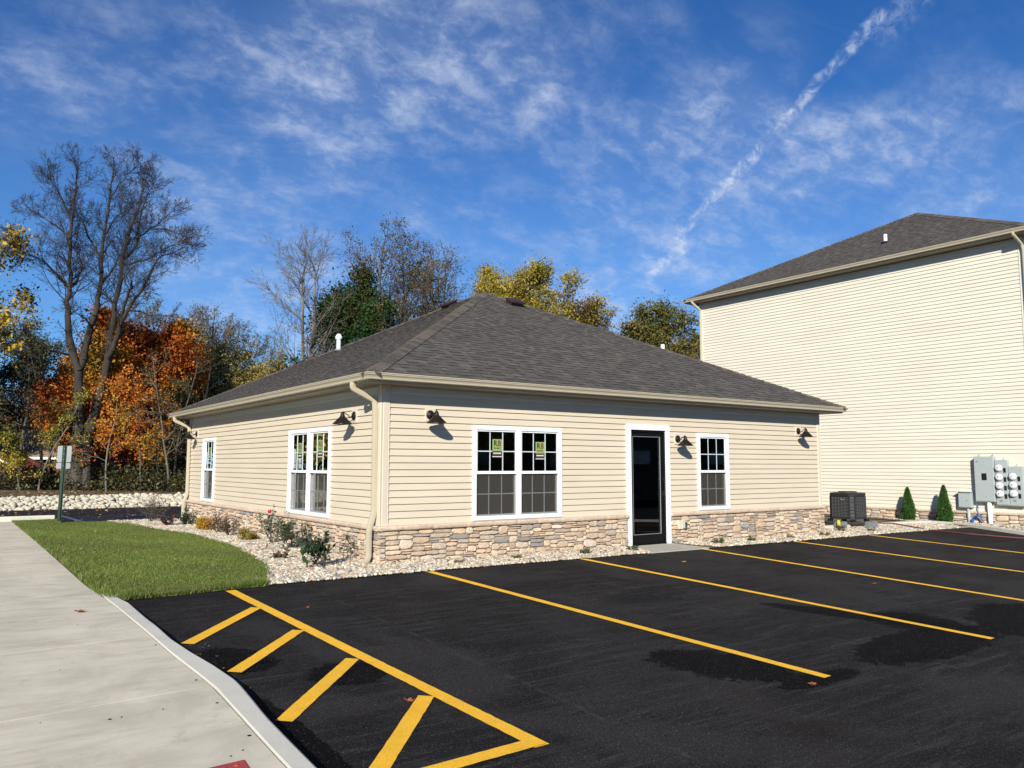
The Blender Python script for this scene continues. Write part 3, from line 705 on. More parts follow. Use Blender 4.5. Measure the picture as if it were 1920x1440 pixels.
# stone cap & veneer
def cap_stones(mb, fr, a0, a1, holes, seed, zt=ZC, h=.072, D=.088):
    rg = random.Random(seed); a = a0
    while a < a1-.01:
        b = min(a+rg.uniform(.40, .60), a1)
        if a1-b < .15: b = a1
        seg = [(a, b)]
        for h0, h1 in holes:
            ns = []
            for s0, s1 in seg:
                if h1 <= s0 or h0 >= s1: ns.append((s0, s1)); continue
                if h0 > s0: ns.append((s0, h0))
                if h1 < s1: ns.append((h1, s1))
            seg = ns
        for s0, s1 in seg:
            if s1-s0 < .03: continue
            s0 += .003; s1 -= .003; f = rg.uniform(.93, 1.07); mb.cur = (.56*f, .44*f, .33*f)
            pf = [(0, zt+.004), (D-.03, zt-.003), (D-.010, zt-.010), (D, zt-.024), (D-.002, zt-.050), (D-.010, zt-.066), (D-.022, zt-h), (0, zt-h)]
            n = max(2, int((s1-s0)/.05)); L_ = []
            for k in range(n+1):
                s = s0+(s1-s0)*k/n; e = .006 if k in (0, n) else 0
                L_.append([fr.p(s, d-e+rg.uniform(-.002, .002)*(d > 0), z+rg.uniform(-.0012, .0012)) for d, z in pf])
            for u_, v_ in zip(L_[:-1], L_[1:]):
                for q in range(len(pf)-1): mb.quad(u_[q], v_[q], v_[q+1], u_[q+1])
            m_ = len(pf)
            mb.add(L_[0], [tuple(range(m_))]); mb.add(L_[-1], [tuple(range(m_-1, -1, -1))])
        a = b
mb = MB(); cap_stones(mb, FR, -.088, W+.088, [(door[0], door[1])], 1); cap_stones(mb, LF, -.08, DD+.08, [], 2)
mb.build('stone_cap', 'stone', bld)
mb = MB(); hd = [(door[0]+.01, door[1]-.01, -1, 1)]
stones(mb, FR, -.062, door[0]-.005, -.06, .497, 11); stones(mb, FR, door[1]+.005, W+.062, -.06, .497, 12)
stones(mb, LF, -.058, DD+.06, -.04, .497, 13)
mb.build('stone_veneer', 'stone', bld, smooth=False)
mb = MB()
for a0, a1 in ((-.03, door[0]-.004), (door[1]+.004, W+.03)): FR.box(mb, a0, a1, .0, .030, -.15, .50)
LF.box(mb, -.0, DD+.03, .0, .030, -.15, .50); RG.box(mb, -.0, DD, .0, .05, -.15, .50); BK.box(mb, -.0, W, .0, .05, -.15, .50)
mb.build('mortar_backing', 'mortar', bld)

# interior shell
mb = MB()
TI = .27
def inner(mb, fr, a0, a1, holes):
    segs_z = sorted({-.05, 2.6, *[h for hh in holes for h in hh[2:]]})
    for z0, z1 in zip(segs_z[:-1], segs_z[1:]):
        mid = (z0+z1)/2; segs = [(a0, a1)]
        for h0, h1, b0, b1 in holes:
            if b0 < mid < b1:
                ns = []
                for s0, s1 in segs:
                    if h1 <= s0 or h0 >= s1: ns.append((s0, s1)); continue
                    if h0 > s0: ns.append((s0, h0))
                    if h1 < s1: ns.append((h1, s1))
                segs = ns
        for s0, s1 in segs: mb.quad(fr.p(s0, -TI, z0), fr.p(s1, -TI, z0), fr.p(s1, -TI, z1), fr.p(s0, -TI, z1))
    for h0, h1, b0, b1 in holes:
        b0 = max(b0, -.05)
        mb.quad(fr.p(h0, -TI, b0), fr.p(h0, -.02, b0), fr.p(h0, -.02, b1), fr.p(h0, -TI, b1))
        mb.quad(fr.p(h1, -TI, b0), fr.p(h1, -.02, b0), fr.p(h1, -.02, b1), fr.p(h1, -TI, b1))
        mb.quad(fr.p(h0, -TI, b1), fr.p(h1, -TI, b1), fr.p(h1, -.02, b1), fr.p(h0, -.02, b1))
        mb.quad(fr.p(h0, -TI, b0), fr.p(h1, -TI, b0), fr.p(h1, -.02, b0), fr.p(h0, -.02, b0))
inner(mb, FR, TI, W-TI, hF); inner(mb, LF, TI, DD-TI, hL)
mb.box(W-.25, W-.15, .17, DD-.17, -.05, 2.6); mb.box(.17, W-.25, DD-.25, DD-.15, -.05, 2.6)
mb.box(4.2, 4.3, 3.0, 10.5, 0, 2.6); mb.box(4.3, 10.5, 5.2, 5.3, 0, 2.6); mb.box(.2, 2.9, 5.6, 5.7, 0, 2.6)
mb.build('inside_wall', 'drywall', bld)
mb = MB(); mb.box(.16, W-.16, .16, DD-.16, -.06, .0); mb.build('inside_floor', 'floor', bld)
mb = MB(); mb.box(.0, W, .0, DD, 2.60, 2.619); mb.build('inside_ceiling', 'ceiling', bld)

# windows
def text_mesh(s, size, material, parent, fr, a, d, z, squash=1.0, name='lettering'):
    cu = bpy.data.curves.new('t', 'FONT'); cu.body = s; cu.size = size; cu.align_x = 'CENTER'; cu.align_y = 'CENTER'; cu.offset = size*.03
    ob = bpy.data.objects.new('t', cu); COL.objects.link(ob)
    dg = bpy.context.evaluated_depsgraph_get(); me = bpy.data.meshes.new_from_object(ob.evaluated_get(dg))
    bpy.data.objects.remove(ob)
    o_ = ORG[parent.name]
    for v in me.vertices:
        p = fr.p(a+v.co.x*squash*fr_sign(fr), d, z+v.co.y); v.co = (p[0]-o_[0], p[1]-o_[1], p[2]-o_[2])
    me.materials.clear()
    return link(name, me, material, parent)
def fr_sign(fr): return 1 if abs(fr.u[0]) > .5 else -1

def window(fr, a0, a1, units, sticker=True, closeup=False):
    z0, z1 = ZW0, ZW1; mb = MB(); T = .062
    # outer casing
    def rect(mb, b0, b1, c0, c1, t, d0, d1):
        fr.box(mb, b0, b0+t, d0, d1, c0, c1); fr.box(mb, b1-t, b1, d0, d1, c0, c1)
        fr.box(mb, b0+t, b1-t, d0, d1, c1-t, c1); fr.box(mb, b0+t, b1-t, d0, d1, c0, c0+t)
    rect(mb, a0, a1, z0, z1, T, -.06, .040)
    rect(mb, a0+.012, a1-.012, z0+.012, z1-.012, .03, .040, .046)
    uw = (a1-a0-2*T-(units-1)*.075)/units; cells = []
    for k in range(units):
        s0 = a0+T+k*(uw+.075); cells.append((s0, s0+uw))
        if k: fr.box(mb, s0-.075, s0, -.06, .042, z0+T, z1-T)
    root = mb.build('window', 'white', bld)
    zm = (z0+z1)/2
    for (s0, s1) in cells:
        mb = MB()
        rect(mb, s0, s1, zm-.012, z1-T, .026, -.03, .022); rect(mb, s0, s1, z0+T, zm+.020, .026, -.055, -.008)
        fr.box(mb, s0, s1, -.008, .026, zm-.020, zm+.026)
        mb.build('sash', 'white', root)
        mb = MB(); zu0, zu1 = zm+.026, z1-T-.026; zl0, zl1 = z0+T+.026, zm-.020; g0, g1 = s0+.026, s1-.026
        mb.quad(fr.p(g0, .0, zu0-.01), fr.p(g1, .0, zu0-.01), fr.p(g1, .0, zu1), fr.p(g0, .0, zu1))
        mb.quad(fr.p(g0, -.03, zl0), fr.p(g1, -.03, zl0), fr.p(g1, -.03, zl1+.01), fr.p(g0, -.03, zl1+.01))
        mb.build('glass', 'glass', root)
        mb = MB(); t = .0085
        for (c0, c1, d) in ((zu0, zu1, .003), (zl0, zl1, -.026)):
            for q in (1, 2): s = g0+(g1-g0)*q/3; fr.box(mb, s-t, s+t, d-.002, d+.002, c0, c1)
            s = (c0+c1)/2; fr.box(mb, g0, g1, d-.0015, d+.0025, s-t, s+t)
        mb.build('muntin_grid', 'muntin', root)
        mb = MB(); mb.quad(fr.p(s0+.004, -.004, zl0-.03), fr.p(s1-.004, -.004, zl0-.03), fr.p(s1-.004, -.004, zm-.018), fr.p(s0+.004, -.004, zm-.018))
        mb.build('insect_screen', 'screen', root)
        mb = MB(); fr.box(mb, s0+.002, s1-.002, -.003, .003, z0+T, z0+T+.018); fr.box(mb, s0, s0+.012, -.003, .003, z0+T, zm-.02); mb.build('screen_rail', 'alu', root)
        if sticker:
            c = (g0+g1)/2+.015*fr_sign(fr); w = .095; dz = rnd.choice((-.03, .0))
            zt = zu1-.12+dz if units > 1 else zu1-.13
            mb = MB(); mb.quad(fr.p(c-w, .0065, zt-.19), fr.p(c+w, .0065, zt-.19), fr.p(c+w, .0065, zt), fr.p(c-w, .0065, zt))
            st = mb.build('sticker', 'stickgreen', root)
            mb = MB(); mb.quad(fr.p(c-w, .0063, zt-.285), fr.p(c+w, .0063, zt-.285), fr.p(c+w, .0063, zt-.19), fr.p(c-w, .0063, zt-.19))
            mb.build('sticker_band', 'stickbrown', root)
            sg = fr_sign(fr)
            text_mesh('R', .125, 'inkdark', root, fr, c-.036*sg, .0075, zt-.070, .92)
            text_mesh('B', .125, 'inkred', root, fr, c+.040*sg, .0075, zt-.070, .92)
            text_mesh('RELIABILT', .034, 'inkdark', root, fr, c, .0075, zt-.145, .9)
            mb = MB()
            for q in range(9): aa = c-w*.8+q*w*.18; mb.quad(fr.p(aa, .0070, zt-.235), fr.p(aa+w*.13, .0070, zt-.235), fr.p(aa+w*.13, .0070, zt-.215), fr.p(aa, .0070, zt-.215))
            mb.quad(fr.p(c-w, .0070, zt-.285), fr.p(c+w, .0070, zt-.285), fr.p(c+w, .0070, zt-.275), fr.p(c-w, .0070, zt-.275))
            mb.build('sticker_print', 'paper', root)
    return root, cells
r1, cells = window(FR, *doubleF, 2)
r1['label'] = 'double white window left of the door'
for (s0, s1) in cells:
    mb = MB(); FR.box(mb, s0+.03, s0+.125, -.036, -.034, 1.02, 1.24); mb.build('paper_label', 'paper_green', r1)
mb = MB(); s0, s1 = cells[1]
mb.add([FR.p(s0+.40, -.002, 1.55), FR.p(s0+.47, -.002, 1.53), FR.p(s0+.475, -.002, 1.60), FR.p(s0+.45, -.002, 1.63), FR.p(s0+.405, -.002, 1.63)], [(0, 1, 2, 3, 4)]); mb.build('paper_scrap', 'paper', r1)
r2, cells2 = window(FR, *singleF, 1, sticker=False); r2['label'] = 'single white window right of the door'
mb = MB(); s0, s1 = cells2[0]; FR.box(mb, s0+.035, s0+.16, -.05, -.048, .80, 1.22); mb.build('paper_label', 'paper_green', r2)
r3, _ = window(LF, *doubleL, 2); r3['label'] = 'double white window on the left wall'
r4, _ = window(LF, *singleL, 1); r4['label'] = 'narrow-looking single window at the far end of the left wall'

# door
mb = MB(); x0, x1 = door
FR.box(mb, x0, x0+.095, -.08, .045, .0, 2.2); FR.box(mb, x1-.095, x1, -.08, .045, .0, 2.2); FR.box(mb, x0+.095, x1-.095, -.08, .045, 2.105, 2.2)
FR.box(mb, x0+.012, x0+.03, .045, .051, .01, 2.188); FR.box(mb, x1-.03, x1-.012, .045, .051, .01, 2.188); FR.box(mb, x0+.03, x1-.03, .045, .051, 2.170, 2.188)
casing = mb.build('door_casing', 'white', bld)
mb = MB(); a, b = x0+.095, x1-.095
FR.box(mb, a, a+.028, -.10, .012, .015, 2.105); FR.box(mb, b-.04, b, -.10, .012, .015, 2.105); FR.box(mb, a+.028, b-.04, -.10, .012, 2.062, 2.105)
FR.box(mb, a, b, -.10, .03, .0, .016)
A, B = a+.032, b-.044
FR.box(mb, A, A+.05, -.055, -.008, .022, 2.058); FR.box(mb, B-.07, B, -.055, -.008, .022, 2.058); FR.box(mb, A+.05, B-.07, -.055, -.008, 1.985, 2.058); FR.box(mb, A+.05, B-.07, -.055, -.008, .022, .19)
dr = mb.build('door', 'black', bld)
mb = MB()
for (p0, p1, q0, q1) in ((A+.05, A+.058, .19, 1.985), (B-.078, B-.07, .19, 1.985), (A+.058, B-.078, 1.977, 1.985), (A+.058, B-.078, .19, .198)): FR.box(mb, p0, p1, -.02, -.006, q0, q1)
mb.build('glazing_bead', 'alu', dr)
mb = MB(); mb.quad(FR.p(A+.05, -.03, .19), FR.p(B-.07, -.03, .19), FR.p(B-.07, -.03, 1.985), FR.p(A+.05, -.03, 1.985)); mb.build('glass', 'doorglass', dr)
mb = MB(); c = B-.035; mb.tube([FR.p(c, -.01, 1.20), FR.p(c, .045, 1.20), FR.p(c+.01, .055, 1.10), FR.p(c+.01, .055, .98), FR.p(c, .045, .90), FR.p(c, -.01, .90)], .012, 8)
FR.box(mb, c-.02, c+.022, -.008, .002, .84, .98); mb.lathe([(.014, 0), (.014, -.012)], (c, .006, .80), 'y', 10); mb.build('handle', 'bronze', dr)
mb = MB(); P4 = [(x0-.0, -.01), (x1+.0, -.01), (5.98, -.955), (4.45, -.965)]
vs = [(x, y, .004 if y > -.5 else float(HZ(x, y))+.02) for x, y in P4]+[(x, y, -.1) for x, y in P4]
mb.add(vs, [(0, 1, 2, 3), (0, 4, 5, 1), (1, 5, 6, 2), (2, 6, 7, 3), (3, 7, 4, 0)])
props(mb.build('stoop', 'stoop', recalc=True), kind='structure')

# outdoor outlet on the stone
t = empty('outlet_box', (6.30, -.09, .34), 'grey weatherproof outlet cover on a cream block in the stone base right of the door', 'outlet')
mb = MB(); mb.box(6.17, 6.33, -.085, -.02, .255, .42, .004); mb.build('mounting_block', 'trim', t)
mb = MB(); mb.box(6.26, 6.345, -.135, -.085, .27, .405, .008); mb.build('cover', 'cabinet', t)
mb = MB(); mb.box(6.275, 6.33, -.142, -.135, .285, .385, .002); mb.build('lid', 'darkcab', t)

# downspouts
def downspout(parent, pts, n='downspout', w=(.032, .042), up=(0, 1, 0), mat_='gutter'):
    mb = MB(); P_ = [np.array(p, float) for p in pts]; out = [P_[0]]
    for i in range(1, len(P_)-1):       # round the elbows
        a, b, c = P_[i-1], P_[i], P_[i+1]
        r = min(.07, .45*np.linalg.norm(a-b), .45*np.linalg.norm(c-b)); p = b+(a-b)/np.linalg.norm(a-b)*r; q = b+(c-b)/np.linalg.norm(c-b)*r
        for t in (0, .33, .66, 1): out.append((1-t)**2*p+2*t*(1-t)*b+t*t*q)
    out.append(P_[-1]); mb.tube(out, 1, 12, True, squash=w, up=up, phase=PI/12)
    return mb.build(n, mat_, parent, smooth=False)
downspout(bld, [(-.425, .13, 2.655), (-.425, .13, 2.56), (-.075, .12, 2.40), (-.068, .11, 2.30), (-.062, .10, .74), (-.145, .08, .52), (-.145, .08, .10), (-.30, .02, .01)])
downspout(bld, [(-.425, 10.80, 2.655), (-.425, 10.80, 2.56), (-.075, 10.76, 2.40), (-.065, 10.74, 2.30), (-.062, 10.74, .72), (-.145, 10.72, .50), (-.145, 10.7, .18), (-.145, 10.68, .10)])

# roofs of laminated shingles
SHC = [(.104, .093, .082), (.112, .100, .088), (.096, .085, .076), (.124, .110, .095), (.086, .076, .069), (.106, .094, .084)]
def shingle_slope(mb, A, Bv, poly_l, poly_r, H, nrm, wdir, exp=.143, seed=0, tab=(.09, .26)):
    """A start of eave, e unit; poly_l/poly_r(w) give the extent along the eave at slope distance w"""
    rg = random.Random(seed); A = np.array(A, float); e = np.array(Bv, float); w_ = np.array(wdir, float); n_ = np.array(nrm, float)
    w = 0
    while w < H-1e-3:
        w1 = min(w+exp, H); l0, r0, l1, r1 = poly_l(w), poly_r(w), poly_l(w1), poly_r(w1)
        a = l0; hi = rg.random() < .5; L_ = r0-l0
        pt = lambda s, q, t: A+e*s+w_*q+n_*t
        while a < r0-1e-3:
            b = min(a+rg.uniform(*tab), r0); hi = not hi
            t0 = .013 if hi else .005; t1 = .002
            c = rg.choice(SHC); f = rg.uniform(.90, 1.10)*(1.05 if hi else .95); mb.cur = tuple(x*f for x in c)
            ta0, tb0 = min(max(a, l1), r1), min(max(b, l1), r1)
            mb.quad(pt(a, w, t0), pt(b, w, t0), pt(tb0, w1, t1), pt(ta0, w1, t1))
            mb.cur = (.040, .034, .030); mb.quad(pt(a, w, -.004), pt(b, w, -.004), pt(b, w, t0), pt(a, w, t0))  # dark asphalt edge colour, also standing in for the gap shadow below the tab
            if hi: mb.quad(pt(a, w-.030, .0045), pt(b, w-.030, .0045), pt(b, w, .0075), pt(a, w, .0075)) if False else None
            if hi: mb.quad(pt(a, w, 0), pt(a, w, t0), pt(a, w1, t1), pt(a, w1, 0)) if a >= l1 else None
            a = b
        w += exp
def hip_caps(mb, p0, p1, nl, nr, seed=0, exp=.143, wid=.15, lift=.018):
    rg = random.Random(seed); p0, p1 = np.array(p0, float), np.array(p1, float); d = p1-p0; Ln = np.linalg.norm(d); d /= Ln
    nl, nr = np.array(nl, float), np.array(nr, float); sl = np.cross(d, nl); sr = np.cross(nr, d); sl /= np.linalg.norm(sl); sr /= np.linalg.norm(sr)
    if (sl@(nr)) > 0: pass
    k = 0; m = (nl+nr)/np.linalg.norm(nl+nr)
    while k*exp < Ln:
        a = p0+d*k*exp; b = p0+d*min((k+1.0)*exp+.01, Ln); t0, t1 = lift+.012, lift-.004
        c = rg.choice([(.125, .105, .085), (.100, .086, .072), (.14, .12, .098), (.085, .074, .066)]); mb.cur = c
        A0, B0 = a+m*t0, b+m*t1
        for s, nn in ((sl, nl), (sr, nr)):
            s = s if s[2] < 0 else -s
            a1, b1 = a+s*wid+nn*(t0-.01), b+s*wid+nn*max(t1-.008, .012)
            mb.quad(A0, B0, b1, a1); mb.quad(A0-m*.016, A0, a1, a1-nn*.014); mb.quad(a1, b1, b1-nn*.014, a1-nn*.014)
        k += 1
def hip_roof(parent, x0, x1, y0, y1, ze, slope, seed, ridge=False, name='roof', only=None, exp=.143, tab=(.09, .26)):
    """eave rectangle; pyramid or ridge along x"""
    h2 = (y1-y0)/2; zr = ze+h2*slope; ym = (y0+y1)/2
    if ridge: xa, xb = x0+h2, x1-h2
    else: xa = xb = (x0+x1)/2
    k = math.sqrt(1+slope*slope); mb = MB()
    # underlay
    E_ = [(x0, y0, ze-.012), (x1, y0, ze-.012), (x1, y1, ze-.012), (x0, y1, ze-.012), (xa, ym, zr-.012), (xb, ym, zr-.012)]
    mb.cur = SHC[4]
    mb.add(E_, [(0, 1, 5, 4), (1, 2, 5), (2, 3, 4, 5), (3, 0, 4)]); 
    sx = (xa-x0)
    hf = h2; Hf = hf*k; Hx = sx*math.sqrt(1+((zr-ze)/sx)**2); kx = Hx/sx; slx = (zr-ze)/sx
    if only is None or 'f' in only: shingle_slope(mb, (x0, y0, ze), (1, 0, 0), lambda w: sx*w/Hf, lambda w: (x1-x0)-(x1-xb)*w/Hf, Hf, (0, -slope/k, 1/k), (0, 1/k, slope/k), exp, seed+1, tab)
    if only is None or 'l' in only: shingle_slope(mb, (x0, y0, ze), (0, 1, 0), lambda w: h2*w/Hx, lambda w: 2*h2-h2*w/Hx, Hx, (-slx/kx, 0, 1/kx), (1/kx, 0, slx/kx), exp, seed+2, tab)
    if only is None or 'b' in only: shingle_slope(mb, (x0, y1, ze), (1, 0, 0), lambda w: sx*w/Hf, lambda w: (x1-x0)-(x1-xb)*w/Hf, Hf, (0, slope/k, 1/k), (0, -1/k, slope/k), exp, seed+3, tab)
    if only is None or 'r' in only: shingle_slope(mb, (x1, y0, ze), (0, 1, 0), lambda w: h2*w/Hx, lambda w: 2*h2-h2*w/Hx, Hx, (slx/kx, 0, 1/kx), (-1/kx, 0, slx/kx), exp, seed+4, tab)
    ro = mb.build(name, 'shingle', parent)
    mb = MB(); nF, nL, nB, nR = (0, -slope/k, 1/k), (-slx/kx, 0, 1/kx), (0, slope/k, 1/k), (slx/kx, 0, 1/kx)
    hip_caps(mb, (x0, y0, ze), (xa, ym, zr), nF, nL, 1); hip_caps(mb, (x1, y0, ze), (xb, ym, zr), nF, nR, 2)
    hip_caps(mb, (x0, y1, ze), (xa, ym, zr), nB, nL, 3); hip_caps(mb, (x1, y1, ze), (xb, ym, zr), nB, nR, 4)
    if ridge: hip_caps(mb, (xb, ym, zr), (xa, ym, zr), nF, nB, 5)
    mb.build('hip_cap', 'shingle', parent)
    return ro, zr
OV = .425
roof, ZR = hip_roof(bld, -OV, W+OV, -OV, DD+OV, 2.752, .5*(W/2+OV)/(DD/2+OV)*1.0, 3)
def rz(x, y): return 2.752+.5*min(x+OV, y+OV, W+OV-x, DD+OV-y)
PIPE2 = (8.70, 2.66)
# roof vents and pipes are parts of the building
def box_vent(x, y, nrm, up, lon):
    mb = MB(); z = rz(x, y); c = np.array([x, y, z])+np.array(nrm)*.05
    mb.obox(c, lon, up, nrm, .17, .13, .05); mb.obox(c+np.array(nrm)*.045-np.array(up)*.02, lon, up, nrm, .20, .17, .018); mb.build('roof_vent', 'ventbox', bld)
q = 1/math.sqrt(1.25)
box_vent(5.72, 4.62, (0, -.5*q, q), (0, q, .5*q), (1, 0, 0)); box_vent(4.62, 5.75, (-.5*q, 0, q), (q, 0, .5*q), (0, 1, 0))
mb = MB(); z = rz(2.45, 7.32); mb.lathe([(.05, -.1), (.05, .28), (.075, .285), (.085, .33), (.045, .40), (.03, .41)], (2.45, 7.32, z), 'z', 14); mb.build('roof_pipe', 'pvc', bld, smooth=False)
mb = MB(); mb.lathe([(.10, .0), (.09, .02), (.055, .05)], (2.45, 7.32, z), 'z', 14); mb.build('pipe_flashing', 'alu', bld)
mb = MB(); x_, y_ = PIPE2; z = rz(x_, y_); mb.lathe([(.048, -.1), (.048, .29), (.038, .29)], (x_, y_, z), 'z', 14); mb.build('roof_pipe', 'pvc', bld)

# ------------------------------------------------------------------ wall lamps
def make_lamp(label):
    root = empty('wall_lamp', (0, 0, 0), label, 'wall lamp', 'bronze barn lamps on the office walls')
    mb = MB(); mb.box(-.085, .095, -.016, .010, -.10, .095, .003); b = mb.build('mounting_block', 'trim', root)
    mb = MB(); mb.lathe([(.0725, -.012), (.0725, -.020), (.062, -.030), (.040, -.036), (.030, -.046), (.016, -.05), (.0, -.052)], (0, 0, 0), 'y', 22); mb.build('back_plate', 'bronze', root, smooth=True)
    mb = MB(); pts = []
    for t in np.linspace(0, 1, 12):
        y = -.04-.16*t; z = .0-.028*math.sin(t*PI*.9)*(t < .45)+(.062*max(0, (t-.25)/.75)**1.3)
        pts.append((0, y, z))
    pts += [(0, -.205, .058), (0, -.206, .045)]
    mb.tube(pts, .0075, 8, up=(1, 0, 0)); mb.build('arm', 'bronze', root, smooth=True)
    mb = MB(); mb.lathe([(.004, .052), (.018, .050), (.024, .040), (.024, .030), (.032, .026), (.034, -.005), (.040, -.010), (.044, -.020), (.150, -.125), (.152, -.132), (.148, -.134), (.045, -.030), (.01, -.02)], (0, -.206, 0), 'z', 28, caps=False)
    sh = mb.build('shade', 'bronze', root, smooth=False)
    return root
def copy_tree(o, parent=None):
    c = o.copy(); COL.objects.link(c)
    if parent is not None: c.parent = parent
    for ch in list(o.children): copy_tree(ch, c)
    return c
lamp0 = make_lamp('bronze barn wall lamp nearest the corner on the front wall, left of the double window')
lamp0.location = (.79, -.012, 2.21)
for (loc, rz_, lab) in (((6.235, -.012, 1.955), 0, 'bronze barn wall lamp between the door and the single window, lowest of the front lamps'),
                        ((10.075, -.012, 2.205), 0, 'bronze barn wall lamp at the right end of the front wall'),
                        ((-.012, .93, 2.21), -PI/2, 'bronze barn wall lamp on the left wall beside the near downspout'),
                        ((-.012, 10.17, 2.215), -PI/2, 'bronze barn wall lamp at the far end of the left wall beside the far downspout')):
    c = copy_tree(lamp0); c.location = loc; c.rotation_euler = (0, 0, rz_); c['label'] = lab

# ------------------------------------------------------------------ tall building
BX, BY0, BY1, BX1 = 17.23, -1.92, 8.84, 36.0
big = empty('apartment_building', ((BX+BX1)/2, (BY0+BY1)/2, 0), 'tall three-storey pale cream vinyl-sided building with dark roof at the right', 'building')
BL = Frame((BX, BY0), (0, 1), (-1, 0)); BF = Frame((BX, BY0), (1, 0), (0, -1)); BB = Frame((BX, BY1), (1, 0), (0, 1))
LY = BY1-BY0; zc2 = .255; ZG2 = 7.51
mb = MB(); siding(mb, BL, .10, LY-.10, zc2, ZG2-.15, [(.12, 1.5, .45, 1.75)], pitch=.1018, lip=.019); mb.build('siding', 'siding2', big)
mb = MB(); BL.box(mb, .10, 1.52, .0, .012, .45, 1.77); mb.build('meter_backboard', 'siding2', big)
mb = MB(); siding(mb, BF, .10, BX1-BX, zc2, ZG2-.15, [], pitch=.1018); mb.build('side_siding', 'siding2', big); mb = MB(); siding(mb, BB, .10, BX1-BX, zc2, ZG2-.15, [], pitch=.1018); mb.build('side_siding', 'siding2', big)
for (x, y, sx, sy) in ((BX, BY0, -1, -1), (BX, BY1, -1, 1)):
    mb = MB(); w = .10
    pf = [(x-sx*p, y+sy*d) for p, d in prof(w)][::-1]+[(x+sx*.028, y+sy*.028)]+[(x+sx*d, y-sy*p) for p, d in prof(w)]
    for (a, b) in zip(pf[:-1], pf[1:]): mb.quad((*a, zc2), (*b, zc2), (*b, ZG2-.13), (*a, ZG2-.13))
    mb.build('corner_post', 'siding2', big)
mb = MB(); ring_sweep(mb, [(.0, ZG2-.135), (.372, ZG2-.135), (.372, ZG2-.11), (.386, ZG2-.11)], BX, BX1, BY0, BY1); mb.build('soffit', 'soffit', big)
mb = MB(); ring_sweep(mb, GUT(ZG2), BX, BX1, BY0, BY1); mb.build('gutter', 'gutter', big)
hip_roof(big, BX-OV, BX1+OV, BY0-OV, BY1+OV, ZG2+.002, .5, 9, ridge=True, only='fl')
mb = MB(); cap_stones(mb, BL, -.06, LY+.06, [], 5, zt=zc2+.004, h=.07); cap_stones(mb, BF, -.06, 6, [], 6, zt=zc2+.004, h=.07); mb.build('stone_cap', 'stone', big)
mb = MB(); stones(mb, BL, -.06, LY+.06, -.42, zc2-.068, 21, dv=.04, du=.038); stones(mb, BF, -.06, 5, -.42, zc2-.068, 22, dv=.04, du=.038); mb.build('stone_veneer', 'stone', big, smooth=True)
mb = MB(); BL.box(mb, 0, LY, 0, .03, -.6, zc2-.06); BF.box(mb, 0, BX1-BX, 0, .03, -.6, zc2-.06); BB.box(mb, 0, BX1-BX, 0, .03, -.6, zc2-.06); mb.build('mortar_backing', 'mortar', big)
downspout(big, [(BX-.425, BY1+.02, ZG2-.095), (BX-.425, BY1+.02, ZG2-.15), (BX-.075, BY1-.05, ZG2-.40), (BX-.065, BY1-.05, ZG2-.5), (BX-.062, BY1-.05, .1)])
downspout(big, [(BX-.425, BY0+.03, ZG2-.095), (BX-.425, BY0+.03, ZG2-.15), (BX-.075, BY0-.02, ZG2-.36), (BX-.065, BY0-.045, ZG2-.5), (BX-.062, BY0-.045, .0)])
x_, y_ = 18.75, 2.55; z_ = ZG2+.5*(x_-BX+OV); mb = MB(); mb.lathe([(.055, -.1), (.055, .27), (.045, .27)], (x_, y_, z_), 'z', 14); mb.build('roof_pipe', 'pvc', big)
mb = MB(); mb.lathe([(.14, .0), (.12, .03), (.06, .06)], (x_, y_, z_-.01), 'z', 14); mb.build('pipe_flashing', 'ventbox', big)
# stub of kerb before the tall building
mb = MB(); kp = [(11.2, .62), (13.6, .62), (16.25, .35), (16.15, -.35), (15.55, -1.6), (15.0, -2.8), (14.2, -4.6), (13.6, -6.2), (13.3, -9)]
for (a, b) in zip(kp[:-1], kp[1:]):
    d = np.array([b[0]-a[0], b[1]-a[1]]); d /= np.linalg.norm(d); nn = np.array([-d[1], d[0]])*.075; q = []
    for (x, y) in (a, b):
        for s in (-1, 1): q.append((x+nn[0]*s, y+nn[1]*s))
    za, zb = float(HZ(*a))+.075, float(HZ(*b))+.075
    mb.add([(*q[0], za), (*q[1], za), (*q[3], zb), (*q[2], zb), (*q[0], za-.3), (*q[1], za-.3), (*q[3], zb-.3), (*q[2], zb-.3)], [(0, 1, 2, 3), (0, 4, 5, 1), (1, 5, 6, 2), (2, 6, 7, 3), (3, 7, 4, 0)])
props(mb.build('kerb', 'curb', recalc=True), kind='structure')
sheet('side_bed', [(16.2, .4), (15.6, -1.6), (15.05, -2.8), (13.4, -9), (BX, -9), (BX, 8), (16.2, 8)], HZ, .03, 'soil', step=2)
gravel([(16.25, .9), (15.7, -1.6), (15.1, -2.8), (BX-.05, -2.8), (BX-.05, 3)], 3500, .018, .036, label='pale pebbles between the kerb and the tall building')

